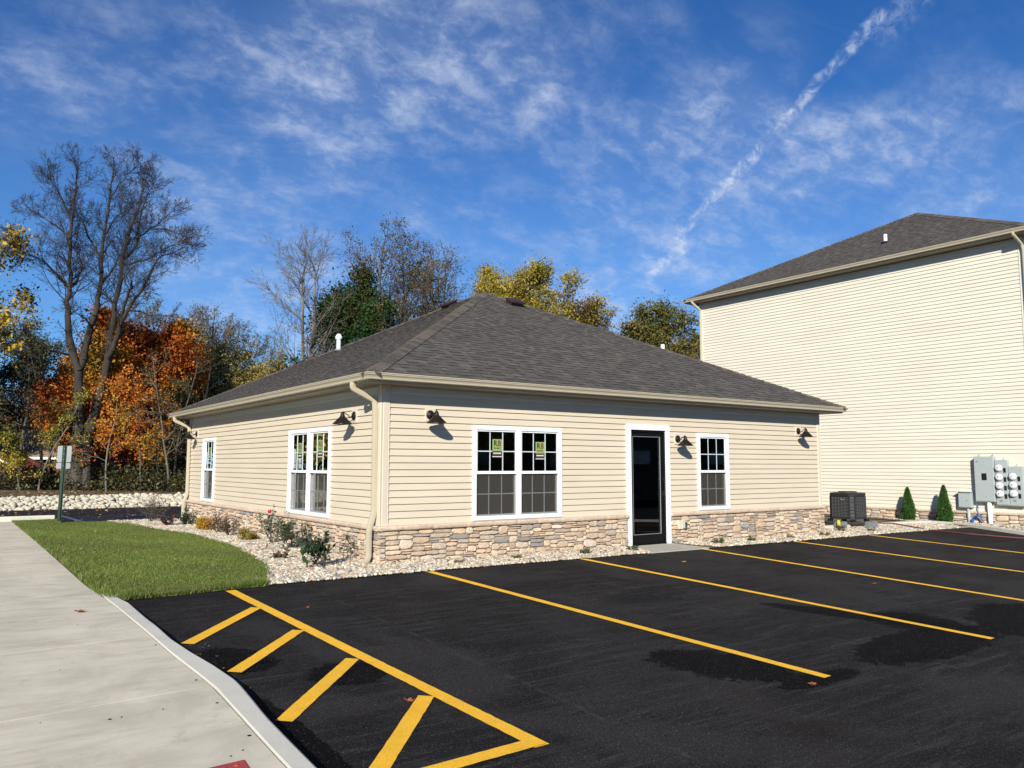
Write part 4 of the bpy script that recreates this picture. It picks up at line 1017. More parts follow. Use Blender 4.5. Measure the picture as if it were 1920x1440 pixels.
# ------------------------------------------------------------------ air conditioner
def ac_unit():
    x0, y0, s, z0, z1 = 12.84, .44, .66, .15, .80
    t = empty('air_conditioner', (x0+s/2, y0+s/2, .05), 'black outdoor air conditioner between the two buildings', 'air conditioner')
    c = .10
    def ring(o, z): return [(x0+c-o*.4, y0-o, z), (x0+s-c+o*.4, y0-o, z), (x0+s+o, y0+c-o*.4, z), (x0+s+o, y0+s-c+o*.4, z), (x0+s-c+o*.4, y0+s+o, z), (x0+c-o*.4, y0+s+o, z), (x0-o, y0+s-c+o*.4, z), (x0-o, y0+c-o*.4, z)]
    def loft(mb, rings):
        n = 8; vs = [p for r in rings for p in r]; fs = []
        for i in range(len(rings)-1):
            for k in range(n): j = (k+1) % n; fs.append((i*n+k, i*n+j, i*n+n+j, i*n+n+k))
        fs.append(tuple(range(n-1, -1, -1))); fs.append(tuple(range((len(rings)-1)*n, len(rings)*n))); mb.add(vs, fs)
    mb = MB(); loft(mb, [ring(-.02, z0), ring(-.02, z1-.07)]); body = mb.build('body', 'hole', t)
    mb = MB(); loft(mb, [ring(.0, z0), ring(.0, z0+.05)]); mb.build('base_pan', 'ac', t); mb = MB(); loft(mb, [ring(.0, z1-.10), ring(.004, z1-.095), ring(.012, z1-.03), ring(-.01, z1-.012), ring(-.10, z1)]); mb.build('top_cover', 'ac', t)
    mb = MB()
    for k in range(14):
        z = z0+.055+k*(z1-z0-.16)/14; loft(mb, [ring(-.016, z), ring(.003, z+.004), ring(.003, z+.016), ring(-.016, z+.022)])
    for side in range(4):
        for q_ in range(6):
            c_ = .12+q_*.084; px, py = [(x0, y0+c_), (x0+c_, y0), (x0+s, y0+c_), (x0+c_, y0+s)][side]; mb.box(px-.006, px+.006, py-.006, py+.006, z0+.05, z1-.1)
    mb.build('louvre', 'acslat', t)
    for (px, py) in ((x0, y0+c), (x0+c, y0), (x0+s-c, y0), (x0+s, y0+c), (x0, y0+s-c), (x0+c, y0+s)):
        mb = MB(); mb.box(px-.012, px+.012, py-.012, py+.012, z0, z1-.09)
        mb.build('corner_bar', 'ac', t)
    for k in range(6):
        mb = MB(); z = z0+.07+k*.085; d = np.array([c, -c, 0])/math.hypot(c, c); nn = np.array([-1, -1, 0])/math.sqrt(2)
        mb.obox(np.array([x0+c/2, y0+c/2, z+.03])+nn*.008, d, nn, (0, 0, 1), .035, .004, .024)
        mb.build('access_slot', 'darkcab', t)
    mb = MB(); mb.lathe([(.22, .0), (.22, .02), (.205, .022), (.205, .0)], (x0+s/2, y0+s/2, z1), 'z', 24)
    for k in range(8): mb.tube([(x0+s/2, y0+s/2, z1+.022), (x0+s/2+.22*math.cos(k*PI/4), y0+s/2+.22*math.sin(k*PI/4), z1+.012)], .004, 4)
    mb.build('fan_grille', 'ac', t)
    mb = MB()        # small pink oval badge with an illegible script squiggle
    pts = [(x0-.016, y0+.25+.055*math.cos(a)*-1, z1-.165+.010*math.sin(a*3)+.004*math.cos(a*7)) for a in np.linspace(0, PI, 22)]
    mb.tube(pts, .0045, 5); mb.build('badge', 'pinkmark', t)
    for (px, py) in ((x0+.03, y0+.03), (x0+s-.03, y0+.03), (x0+.03, y0+s-.03), (x0+s-.03, y0+s-.03)):
        mb = MB(); mb.box(px-.05, px+.05, py-.05, py+.05, .09, z0, .008); mb.build('foot', 'hole', t)
    mb = MB(); mb.box(x0-.03, x0+s+.03, y0-.03, y0+s+.03, .04, .09, .01); mb.build('pad', 'darkcab', t)
ac_unit()
for (x, y, lab) in ((12.15, .42, 'ribbed grey concrete splash block below the left side of the air conditioner'), (12.85, .05, 'ribbed grey concrete splash block below the right side of the air conditioner')):
    mb = MB(); n = 9
    for k in range(n): h = .085+.02*math.sin(k*1.1); mb.box(x+k*.045, x+k*.045+.038, y, y+.10, -.02, .02+h, .004)
    mb.box(x-.005, x+n*.045, y+.02, y+.09, -.02, .06)
    props(mb.build('splash_block', 'splash', loc=(x, y, 0)), lab, 'splash block', 'splash blocks under the air conditioner')
t = empty('disconnect_box', (W+.05, .36, .7), 'dark electrical disconnect box with white sticker on the far side of the office corner', 'electrical box')
mb = MB(); mb.box(W+.03, W+.17, .26, .42, .56, .86, .01); mb.build('box', 'darkcab', t)
mb = MB(); mb.box(W+.055, W+.10, .256, .259, .60, .68); mb.box(W+.055, W+.085, .256, .259, .72, .78); mb.build('sticker', 'paper', t)
for k in range(3):
    mb = MB(); x = W+.09+k*.07; mb.tube([(x, .36, .56), (x+.01, .37, .36), (x+.05*(k-1), .42, .14), (x+.05*(k-1)+.03, .6, .02)], .016, 6); mb.build('conduit', ('pinkmark', 'pvc', 'bronze')[k], t, smooth=True)
mb = MB(); mb.box(12.05, 12.16, .36, .365, .03, .17); props(mb.build('marker_flag', 'yellowtag', loc=(12.1, .36, .03)), 'small yellow utility tag beside the weed at the office corner', 'tag')

# ------------------------------------------------------------------ meters
XM = BX-.012
def cabinet_box(name, label, y0, y1, z0, z1, depth, parts, cat, group=None):
    t = empty(name, (XM, (y0+y1)/2, z0), label, cat, group)
    mb = MB(); mb.box(XM-depth, XM, y0, y1, z0, z1, .006); mb.build('box', 'cabinet', t)
    mb = MB(); mb.box(XM-depth-.012, XM-depth, y0+.012, y1-.012, z0+.02, z1-.02, .004); mb.build('cover', 'cabinet', t)
    parts(t, XM-depth-.012); return t
def p_main(t, xf):
    mb = MB(); yc = -.745; mb.box(xf-.003, xf+.001, yc-.065, yc+.06, 1.08, 1.26); mb.build('opening', 'hole', t)
    mb = MB(); mb.box(xf-.003, xf, -.60, -.56, 1.55, 1.57); mb.build('maker_plate', 'darkcab', t)
    for y in (-.60, -.93):
        mb = MB(); mb.tube([(XM-.06, y, 1.70), (XM-.06, y, 1.76), (XM-.06, y-.02, 1.765)], .008, 6); mb.build('hanger_hook', 'alu', t)
cabinet_box('service_cabinet', 'large pale grey electrical cabinet with a square opening left of the meters', -.99, -.50, .52, 1.70, .17, p_main, 'electrical cabinet')
def p_meters(ys, zs, hook):
    def f(t, xf):
        for z in zs:
            mb = MB(); mb.lathe([(.092, 0), (.092, -.02), (.085, -.03), (.080, -.055), (.070, -.075), (.045, -.088), (.0, -.09)], (xf, ys, z), 'x', 22); m_ = mb.build('meter', 'meterglass', t, smooth=True)
            mb = MB(); mb.lathe([(.103, .0), (.103, -.012), (.094, -.014)], (xf, ys, z), 'x', 22); mb.build('ring', 'alu', m_)
            mb = MB(); mb.box(xf-.093, xf-.085, ys-.014, ys+.014, z+.012, z+.026); mb.build('dial', 'hole', m_)
            mb = MB(); mb.box(xf-.012, xf, ys-.165, ys-.11, z-.115, z-.0); mb.build('breaker', 'hole', t)
        mb = MB(); mb.tube([(XM-.06, hook[0], hook[1]), (XM-.06, hook[0], hook[1]+.06)], .008, 6); mb.build('hanger_hook', 'alu', t)
        mb = MB(); mb.box(xf-.001, xf+.0, ys-.05, ys+.03, zs[-1]-.21, zs[-1]-.15); mb.build('print_label', 'alu', t)
    return f
cabinet_box('meter_stack', 'grey meter panel holding four round electric meters beside the large cabinet', -1.305, -.995, .44, 1.61, .13, p_meters(-1.10, [1.40, 1.165, .945, .735], (-1.2, 1.61)), 'meter panel', 'electric meter panels on the tall building')
cabinet_box('meter_stack', 'grey meter panel holding three round electric meters, at the right edge', -1.66, -1.31, .43, 1.44, .13, p_meters(-1.425, [1.185, .965, .75], (-1.5, 1.44)), 'meter panel', 'electric meter panels on the tall building')
def p_small(t, xf):
    mb = MB(); mb.box(xf-.006, xf, -.27, -.255, .52, .545); mb.build('latch', 'hole', t)
    mb = MB(); mb.box(XM-.2, XM-.02, -.40, -.03, .755, .768); mb.build('lid', 'cabinet', t)
cabinet_box('telecom_box', 'small square pale grey utility box lower left of the large cabinet', -.385, -.045, .345, .755, .15, p_small, 'utility box')
mb = MB(); mb.tube([(XM-.07, -.26, .35), (XM-.07, -.27, -.25)], .04, 12); props(mb.build('conduit_pipe', 'cabinet', loc=(XM-.07, -.26, -.2), smooth=True), 'short grey conduit under the small utility box', 'conduit')
mb = MB(); mb.tube([(XM-.09, -.80, .52), (XM-.09, -.81, -.30)], .055, 12); props(mb.build('conduit_pipe', 'pvc', loc=(XM-.09, -.8, -.2), smooth=True), 'thick white conduit under the large cabinet', 'conduit')
mb = MB()
for k in range(5):
    rr = .17+.012*k; pts = [(XM-.10-.018*k+.02*math.sin(a*2+k), -.51+rr*.72*math.sin(a), -.02+rr*math.cos(a)*.95-.04*k*.3) for a in np.linspace(.1*k, 2*PI+.1*k, 22)]
    mb.tube(pts, .012, 6)
mb.tube([(XM-.10, -.51, .15), (XM-.08, -.50, .25), (XM-.05, -.50, .50)], .012, 6)
props(mb.build('garden_hose', 'hoseblue', loc=(XM-.1, -.5, 0), smooth=True), 'coiled blue garden hose hanging by the stone base under the cabinet', 'hose')
mb = MB(); pts = [(13.3, .75), (13.62, .42), (13.95, .05), (13.85, -.85), (13.78, -1.73), (13.95, -2.25), (14.2, -2.85), (14.3, -3.8)]
P_ = [(x, y, float(HZ(x, y))+.10 if y > -.3 else float(HZ(x, y))+.016) for x, y in pts]; P2 = []
for a, b in zip(P_[:-1], P_[1:]):
    for t_ in np.linspace(0, 1, 6)[:-1]: P2.append(tuple(np.array(a)*(1-t_)+np.array(b)*t_))
mb.tube(P2+[P_[-1]], .016, 6); props(mb.build('dark_red_hose', 'hosered', loc=(13.9, -1, 0), smooth=True), 'thin dark red hose lying across the asphalt at the right', 'hose')

# ------------------------------------------------------------------ sign seen from behind
sx_, sy_w = -2.86, 10.83; zb_ = .08
t = empty('road_sign', (sx_, sy_w, zb_), 'green steel post with two blank grey sign backs, seen from behind on the lawn edge', 'sign')
vd = np.array([sy_, cy_, 0.]); rt_ = np.array([cy_, -sy_, 0.]); rt_ = np.array([.93, -.37, 0]); rt_ /= np.linalg.norm(rt_); vd = np.array([-rt_[1], rt_[0], 0])
mb = MB(); b0 = np.array([sx_, sy_w, 0.]); lean = np.array([.035, 0, 0])
def pp(a, d, z): return b0+rt_*a+vd*d+np.array([0, 0, z])+lean*(z/2)
H = 1.90
pf = [(-.045, .0), (-.045, -.006), (-.025, -.006), (-.018, -.034), (.018, -.034), (.025, -.006), (.045, -.006), (.045, .0), (.020, .0), (.014, -.028), (-.014, -.028), (-.020, .0)]
vs = [pp(a, d, zb_-.1) for a, d in pf]+[pp(a, d, H) for a, d in pf]; n = len(pf)
mb.add(vs, [(i, (i+1) % n, n+(i+1) % n, n+i) for i in range(n)]+[tuple(range(n, 2*n))])
mb.build('post', 'greenpost', t, recalc=True)
def plate(a0, a1, z0, z1, nm):
    mb = MB(); r = .03; pts = []
    for cx, cz, s in ((a1-r, z0+r, -PI/2), (a1-r, z1-r, 0), (a0+r, z1-r, PI/2), (a0+r, z0+r, PI)):
        for q in (0, .5, 1): a = s+q*PI/2; pts.append((cx+r*math.cos(a), cz+r*math.sin(a)))
    n = len(pts); mb.add([pp(a, .004, z) for a, z in pts]+[pp(a, .008, z) for a, z in pts], [tuple(range(n)), tuple(range(2*n-1, n-1, -1))]+[(i, (i+1) % n, n+(i+1) % n, n+i) for i in range(n)])
    mb.build(nm, 'alu', t, recalc=True)
plate(-.15, .15, 1.50, 1.885, 'sign_plate'); plate(-.16, .145, 1.35, 1.485, 'sign_plate')
mb = MB()
for z in (1.42, 1.56, 1.70, 1.82): mb.lathe([(.011, 0), (.011, -.008)], tuple(pp(0, -.034, z)), 'y', 8)
mb.build('bolt', 'alu', t)

# tactile pad, loose leaves and small litter
mb = MB(); pz = lambda x, y: SWZ(x, y)+.006
q = [(-4.75, -6.72), (-3.95, -6.72), (-3.90, -6.22), (-4.72, -6.24)]
q = [(-4.81, -6.39), (-4.81, -7.0), (-3.955, -6.95), (-3.910, -6.327)]
mb.add([(x, y, pz(x, y)) for x, y in q]+[(x, y, pz(x, y)-.012) for x, y in q], [(0, 1, 2, 3), (0, 4, 5, 1), (1, 5, 6, 2), (2, 6, 7, 3), (3, 7, 4, 0)])
for i in range(14):
    for j in range(8):
        x, y = -4.77+i*.062, -6.43-j*.06+i*.004; mb.lathe([(.014, 0), (.011, .005), (.0, .006)], (x, y, pz(x, y)-.001), 'z', 8, caps=False)
props(mb.build('tactile_paving', 'tactile', recalc=True, loc=(-4.3, -6.5, -.1)), 'red domed tactile paving pad set in the sidewalk', 'paving pad')
def leaf_thing(x, y, z, s, material, label, seed):
    r = random.Random(seed); mb = MB(); a0 = r.uniform(0, 6.3); lobes = 5; pts = []
    for k in range(lobes*2+1):
        a = a0+k*2*PI/(lobes*2+1); rr = s*(1.0 if k % 2 == 0 else .5)*r.uniform(.8, 1.1); pts.append((x+rr*math.cos(a), y+rr*.8*math.sin(a), z+.012+.018*r.random()))
    n = len(pts); mb.add([(x, y, z+.006)]+pts, [(0, i+1, (i+1) % n+1) for i in range(n)])
    mb.tube([(x, y, z+.008), (x+s*1.2*math.cos(a0+.3), y+s*1.2*math.sin(a0+.3), z+.02)], .002, 4)
    return props(mb.build('fallen_leaf', material, loc=(x, y, z)), label, 'leaf', 'single fallen leaves on the paving')
for i, (x, y, s, m_, lab) in enumerate([(-4.10, -1.96, .055, 'deadleaf', 'brown curled leaf alone on the pale sidewalk'),
        (5.21, -4.49, .05, 'deadleaf', 'reddish leaf on the asphalt just beyond the third long stall line'), (.30, -6.81, .045, 'deadleaf', 'small red leaf on the dark patch by the end of the stall line'),
        (4.25, -1.94, .045, 'yellowleaf', 'yellow leaf on the asphalt in front of the door'), (-2.55, -5.60, .05, 'deadleaf', 'brown leaf inside the yellow hatched corner'),
        (-2.05, -2.45, .03, 'deadleaf', 'tiny pale leaf beside the far end of the thick yellow line'), (-2.36, -1.06, .05, 'deadleaf', 'brown leaf at the grass edge above the thick yellow line')]):
    z = SWZ(x, y) if x < -3.7 else float(HZ(x, y)); leaf_thing(x, y, z, s, m_, lab, i)
mb = MB()
for (x, y, r_) in [(-4.379, -5.333, .011), (-4.316, -5.329, .006), (-4.081, -5.304, .006), (-3.95, -6.236, .006), (-3.874, -6.189, .006), (-4.719, -5.2, .004), (-4.5, -4.1, .004), (-4.2, -2.6, .004), (-3.775, -5.35, .010), (-3.78, -6.0, .012), (-3.76, -4.8, .010), (-3.79, -3.7, .008)]:
    mb.lathe([(r_, 0), (r_*.7, .003), (.0, .004)], (x, y, SWZ(x, y)+.001), 'z', 7, caps=False)
props(mb.build('tar_specks', 'hole', loc=(-4.2, -5.3, -.1)), 'small black tar specks on the pale sidewalk', 'specks', kind='stuff')
def litter(poly, n, s0, s1, zf, name, label, seed, cols):
    rg = np.random.default_rng(seed); x, y = scatter(poly, n, rg); s = rg.uniform(s0, s1, n); z = np.array([zf(a, b) for a, b in zip(x, y)])
    d = rg.normal(0, 1, (n, 4, 3)); base = np.array([(1, 0, 0), (0, .7, 0), (-1, 0, 0), (0, -.7, 0)]); th = rg.uniform(0, 2*PI, n)
    c, s_ = np.cos(th)[:, None], np.sin(th)[:, None]
    bx = base[None, :, 0]*c-base[None, :, 1]*s_; by = base[None, :, 0]*s_+base[None, :, 1]*c
    V = np.stack([x[:, None]+bx*s[:, None], y[:, None]+by*s[:, None], z[:, None]+.012+np.abs(rg.normal(0, .35, (n, 4)))*s[:, None]], -1).reshape(-1, 3)
    cc = np.array(cols)[rg.integers(0, len(cols), n)]*rg.uniform(.7, 1.3, (n, 1))
    return props(link(name, arr_mesh(name, V, np.arange(4*n).reshape(-1, 4), cc), 'leaf'), label, 'leaves', kind='stuff')
LC = [(.30, .13, .04), (.36, .22, .08), (.42, .30, .14), (.22, .08, .03)]
litter([(-14, 10.9), (3, 10.6), (8, 12.5), (8, 18.3), (-14, 18.3)], 1100, .03, .065, lambda x, y: .055, 'fallen_leaves', 'brown autumn leaves scattered over the rear parking lot', 4, LC)
litter(lawn, 130, .012, .03, lambda x, y: float(HZ(x, y))+.05, 'lawn_litter', 'small dry leaf bits on the lawn', 5, LC)
litter(bedB, 90, .015, .035, lambda x, y: float(HZ(x, y))+.03, 'bed_litter', 'dry leaf bits on the pebble strip left of the door', 6, LC)
litter(bedC, 60, .015, .035, lambda x, y: float(HZ(x, y))+.03, 'bed_litter', 'dry leaf bits on the pebble strip right of the door', 7, LC)
litter([(-3.74, -1.2), (-3.66, -1.2), (-3.66, 11), (-3.74, 11)], 160, .01, .03, lambda x, y: float(HZ(x, y))+.015, 'edge_litter', 'dry leaf bits along the sidewalk edge', 8, LC)
litter([(-3.52, -5.0), (-3.40, -5.0), (-3.3, -3.4), (-3.52, -3.4)], 22, .006, .016, lambda x, y: float(HZ(x, y)), 'kerb_litter', 'brown leaf bits in the gutter of the kerb', 9, LC)

# ------------------------------------------------------------------ riprap bank: nearest 300 rocks one by one, the rest as stuff
rg_ = np.random.default_rng(12)
protos = []
for k in range(10):
    V0, F0 = ICO2; d = rg_.uniform(-.10, .10, (len(V0), 1))
    ax_ = rg_.normal(0, 1, (6, 3)); ax_ /= np.linalg.norm(ax_, axis=1)[:, None]; v = V0.copy()
    for a in ax_: h = v@a; cut = rg_.uniform(.55, .85); v = v-np.maximum(h-cut, 0)[:, None]*a*.85
    v = (v*(1+d*.5))*np.array([1.15, .9, .72]); g = rg_.uniform(.9, 1.08); c = np.tile(np.array([(.52, .47, .36)])*g, (len(F0), 1))
    me = arr_mesh('boulder', v, F0, c, False); me.materials.append(MT['rock']); protos.append(me)
rocks = []
for row, (dy, z) in enumerate([(-.08, .04), (.06, .08), (.20, .12), (.34, .17), (.50, .21), (.66, .25), (.84, .29), (1.02, .32), (1.22, .34), (1.42, .36)]):
    x = -13.0+.1*row
    while x < 5.5:
        s = rg_.uniform(.060, .125); rocks.append((x, 18.25-.04*x*.3+dy+rg_.uniform(-.07, .07), z+rg_.uniform(-.04, .05), s)); x += s*rg_.uniform(1.2, 1.55)
def rock_key(r):
    v = np.array(r[:3])-CAM; z = v@FW; u = 960+F_PX*(v@RT)/z; return (0 if -20 < u < 352 else 1, z)
rocks.sort(key=rock_key)
ids = [r for r in rocks if rock_key(r)[0] == 0][:300]; rest = rocks[len(ids):]
for r in ids:
    o = bpy.data.objects.new('boulder', protos[rg_.integers(0, 10)]); COL.objects.link(o); o.location = r[:3]; o.scale = (r[3],)*3
    o.rotation_euler = (rg_.uniform(-.6, .6), rg_.uniform(-.6, .6), rg_.uniform(0, 6.28))
    vv = np.array(r[:3])-CAM; uu = 960+F_PX*(vv@RT)/(vv@FW); hh = r[2]
    where = ('at the left photo edge' if uu < 25 else 'between photo edge and sign post' if uu < 60 else 'left of the sign post' if uu < 98 else 'behind the sign post' if uu < 125 else 'below the thick trunk' if uu < 165
             else 'just right of the thick trunk' if uu < 205 else 'right of the thick trunk' if uu < 245 else 'between thick trunk and office' if uu < 290 else 'near the far downspout')
    tier = 'bottom row' if hh < .06 else 'second row' if hh < .10 else 'third row' if hh < .145 else 'fourth row' if hh < .19 else 'fifth row' if hh < .23 else 'sixth row' if hh < .27 else 'upper row' if hh < .31 else 'crest'
    sz_ = 'small' if r[3] < .082 else 'middling' if r[3] < .104 else 'large'
    props(o, f'{sz_} cream rock, {tier} of the rock bank, {where}', 'rock', 'white rocks of the bank beyond the rear parking lot')
ra = np.array(rest); c = np.tile(np.array([(.52, .47, .36)]), (len(ra), 1))*rg_.uniform(.85, 1.1, (len(ra), 1))
props(link('rock_pile', blobs('rock_pile', ra[:, 0], ra[:, 1], ra[:, 2], ra[:, 3], rg_, c, (.65, .9), ICO2, False), 'rock'), 'rest of the white limestone rock bank, heaped behind the single rocks', 'rocks', kind='stuff')
#@@TREES
# ------------------------------------------------------------------ trees
def seg_mesh(name, segs, sides=5, smooth=True):
    S = np.array(segs, float); p0, p1, r0, r1 = S[:, 0:3], S[:, 3:6], S[:, 6], S[:, 7]
    d = p1-p0; d /= (np.linalg.norm(d, axis=1)[:, None]+1e-9)
    ref = np.where(np.abs(d[:, 2:3]) > .9, np.array([[1., 0, 0]]), np.array([[0, 0, 1.]])); a = np.cross(d, ref); a /= np.linalg.norm(a, axis=1)[:, None]; b = np.cross(d, a)
    th = np.arange(sides)*2*PI/sides; c, s = np.cos(th), np.sin(th)
    o = a[:, None, :]*c[None, :, None]+b[:, None, :]*s[None, :, None]
    V = np.stack([p0[:, None]+o*r0[:, None, None], p1[:, None]+o*r1[:, None, None]], 1)     # n,2,sides,3
    k = np.arange(sides); k2 = (k+1) % sides
    F = np.stack([k, k2, sides+k2, sides+k], 1)[None]+(np.arange(len(S))*2*sides)[:, None, None]
    return V.reshape(-1, 3), F.reshape(-1, 4)
def seg_obj(name, groups, material, parent):
    Vs, Fs, n = [], [], 0
    for segs, sides in groups:
        if not segs: continue
        V, F = seg_mesh(name, segs, sides); Vs.append(V); Fs.append(F+n); n += len(V)
    V = np.concatenate(Vs)-ORG[parent.name]; return link(name, arr_mesh(name, V, np.concatenate(Fs), smooth=True), material, parent)
def rot_dir(d, ang, rg):
    """unit vector at angle ang from d, random azimuth"""
    x, y, z = d; a = (-y, x, 0) if abs(z) < .95 else (1, 0, 0); n = math.sqrt(a[0]**2+a[1]**2+a[2]**2)+1e-9; a = (a[0]/n, a[1]/n, a[2]/n)
    b = (y*a[2]-z*a[1], z*a[0]-x*a[2], x*a[1]-y*a[0]); t = rg.uniform(0, 2*PI); c, s = math.cos(t)*math.sin(ang), math.sin(t)*math.sin(ang); k = math.cos(ang)
    return (x*k+a[0]*c+b[0]*s, y*k+a[1]*c+b[1]*s, z*k+a[2]*c+b[2]*s)
def grow(p, d, Ln, r, lvl, P_, segs, tips, rg):
    n = P_['steps'][lvl]; st = Ln/n; w = P_['wander'][lvl]; up = P_['up'][lvl]; last = lvl >= P_['levels']-1
    r1 = r*P_['taper'][lvl]
    for i in range(n):
        d = (d[0]+rg.gauss(0, w), d[1]+rg.gauss(0, w), d[2]+rg.gauss(0, w)+up); q = math.sqrt(d[0]**2+d[1]**2+d[2]**2); d = (d[0]/q, d[1]/q, d[2]/q)
        e = (p[0]+d[0]*st, p[1]+d[1]*st, p[2]+d[2]*st)
        ra, rb = r+(r1-r)*i/n, r+(r1-r)*(i+1)/n; segs[lvl].append((*p, *e, max(ra, P_['rmin']), max(rb, P_['rmin']))); p = e
        if last: tips.append(p)
        else:
            t = (i+1)/n
            if t >= P_['start'][lvl]:
                kf = P_['kids'][lvl]/n/(1-P_['start'][lvl]+1e-6); kk = int(kf)+(rg.random() < kf-int(kf))
                for _ in range(kk):
                    cd = rot_dir(d, math.radians(rg.uniform(*P_['ang'][lvl])), rg)
                    if 'flat' in P_: cd = (cd[0], cd[1], cd[2])
                    grow(p, cd, Ln*P_['ratio'][lvl]*(1-.45*t)*rg.uniform(.7, 1.25), rb*P_['rr'][lvl], lvl+1, P_, segs, tips, rg)
    if not last: grow(p, d, Ln*P_['ratio'][lvl]*.55, r1, lvl+1, P_, segs, tips, rg)
def leaf_cards(name, pts, per, sigma, size, cols, parent, seed, material='leaf', patchy=.3, keep=None):
    rg = np.random.default_rng(seed); T = np.array(pts); 
    if keep is not None: T = T[keep(T)]
    n = len(T)*per; C_ = np.repeat(T, per, 0)+rg.normal(0, sigma, (n, 3))*np.array([1, 1, .8])*rg.uniform(.4, 1.5, (n, 1)); s = size[0]*.6+(size[1]*1.25-size[0]*.6)*rg.beta(1.5, 3.2, n)
    a = rg.normal(0, 1, (n, 3)); a /= np.linalg.norm(a, axis=1)[:, None]; b = rg.normal(0, 1, (n, 3)); b -= a*np.sum(a*b, 1)[:, None]; b /= np.linalg.norm(b, axis=1)[:, None]
    nn = np.cross(a, b)
    V = np.stack([C_-a*s[:, None], C_+b*s[:, None]*.55+nn*s[:, None]*.2, C_+a*s[:, None], C_-b*s[:, None]*.55+nn*s[:, None]*.2], 1).reshape(-1, 3)
    cols = np.array(cols); k = np.sin(C_[:, 0]*1.3+seed)*np.sin(C_[:, 1]*1.1)+np.sin(C_[:, 2]*1.5+C_[:, 0]*.7+seed)
    i = np.clip(((k+2)/4*len(cols)+rg.normal(0, patchy*len(cols)*.5, n)).astype(int), 0, len(cols)-1)
    cc = cols[i]*rg.uniform(.7, 1.3, (n, 1))
    return link(name, arr_mesh(name, V-ORG[parent.name], np.arange(4*n).reshape(-1, 4), cc), material, parent)
BASE = dict(levels=4, steps=[6, 5, 4, 3], wander=[.06, .12, .16, .2], up=[.03, .06, .05, .03], taper=[.45, .4, .4, .5], start=[.3, .2, .15, 0], kids=[9, 6, 5, 0],
            ang=[(30, 60), (30, 60), (30, 65), (20, 50)], ratio=[.5, .5, .5, .5], rr=[.5, .55, .6, .6], rmin=.006)
def tree(name, label, u, depth, height, r0, params, bark, leaves=None, seed=0, stems=1, group=None, lean=(0, 0), z=None, cat='tree', spread=.25, base_up=.0):
    x, y = gp(u, depth); z = GZ(x, y) if z is None else z
    t = empty(name, (x, y, z), label, cat, group); rg = random.Random(seed); P_ = dict(BASE); P_.update(params); segs = [[] for _ in range(P_['levels'])]; tips = []
    for k in range(stems):
        a = 2*PI*k/stems+rg.random(); s = spread if stems > 1 else 0
        d = (math.cos(a)*s+lean[0], math.sin(a)*s+lean[1], 1)
        grow((x+math.cos(a)*.15*(stems > 1), y+math.sin(a)*.15*(stems > 1), z-.2), d, height, r0*rg.uniform(.8, 1.1), 0, P_, segs, tips, rg)
    seg_obj('trunk', [(segs[0], 8)]+[(s, 4 if i == 0 else 3) for i, s in enumerate(segs[1:])], bark, t)
    if leaves:
        for L_ in leaves: leaf_cards('crown', tips, seed=seed+3, parent=t, **L_)
    return t, tips
ORANGE = [(.30, .085, .018), (.44, .11, .016), (.54, .14, .018), (.56, .20, .022), (.54, .29, .03), (.27, .18, .03)]
YELLOW = [(.17, .17, .03), (.30, .25, .03), (.40, .31, .04), (.36, .26, .05), (.24, .21, .04)]
OLIVE = [(.075, .075, .018), (.12, .105, .025), (.17, .13, .03), (.21, .15, .035), (.10, .085, .02)]
DGREEN = [(.012, .035, .008), (.018, .05, .010), (.03, .07, .014), (.05, .065, .015)]
DARK = [(.018, .022, .008), (.03, .03, .010), (.045, .035, .012), (.02, .03, .008)]  # deep-wood foliage, shade under the canopy is put into these leaf colours
BROWN = [(.10, .055, .02), (.16, .09, .03), (.13, .10, .03), (.08, .06, .02)]
PALE = [(.35, .35, .22), (.45, .42, .28), (.25, .28, .14)]

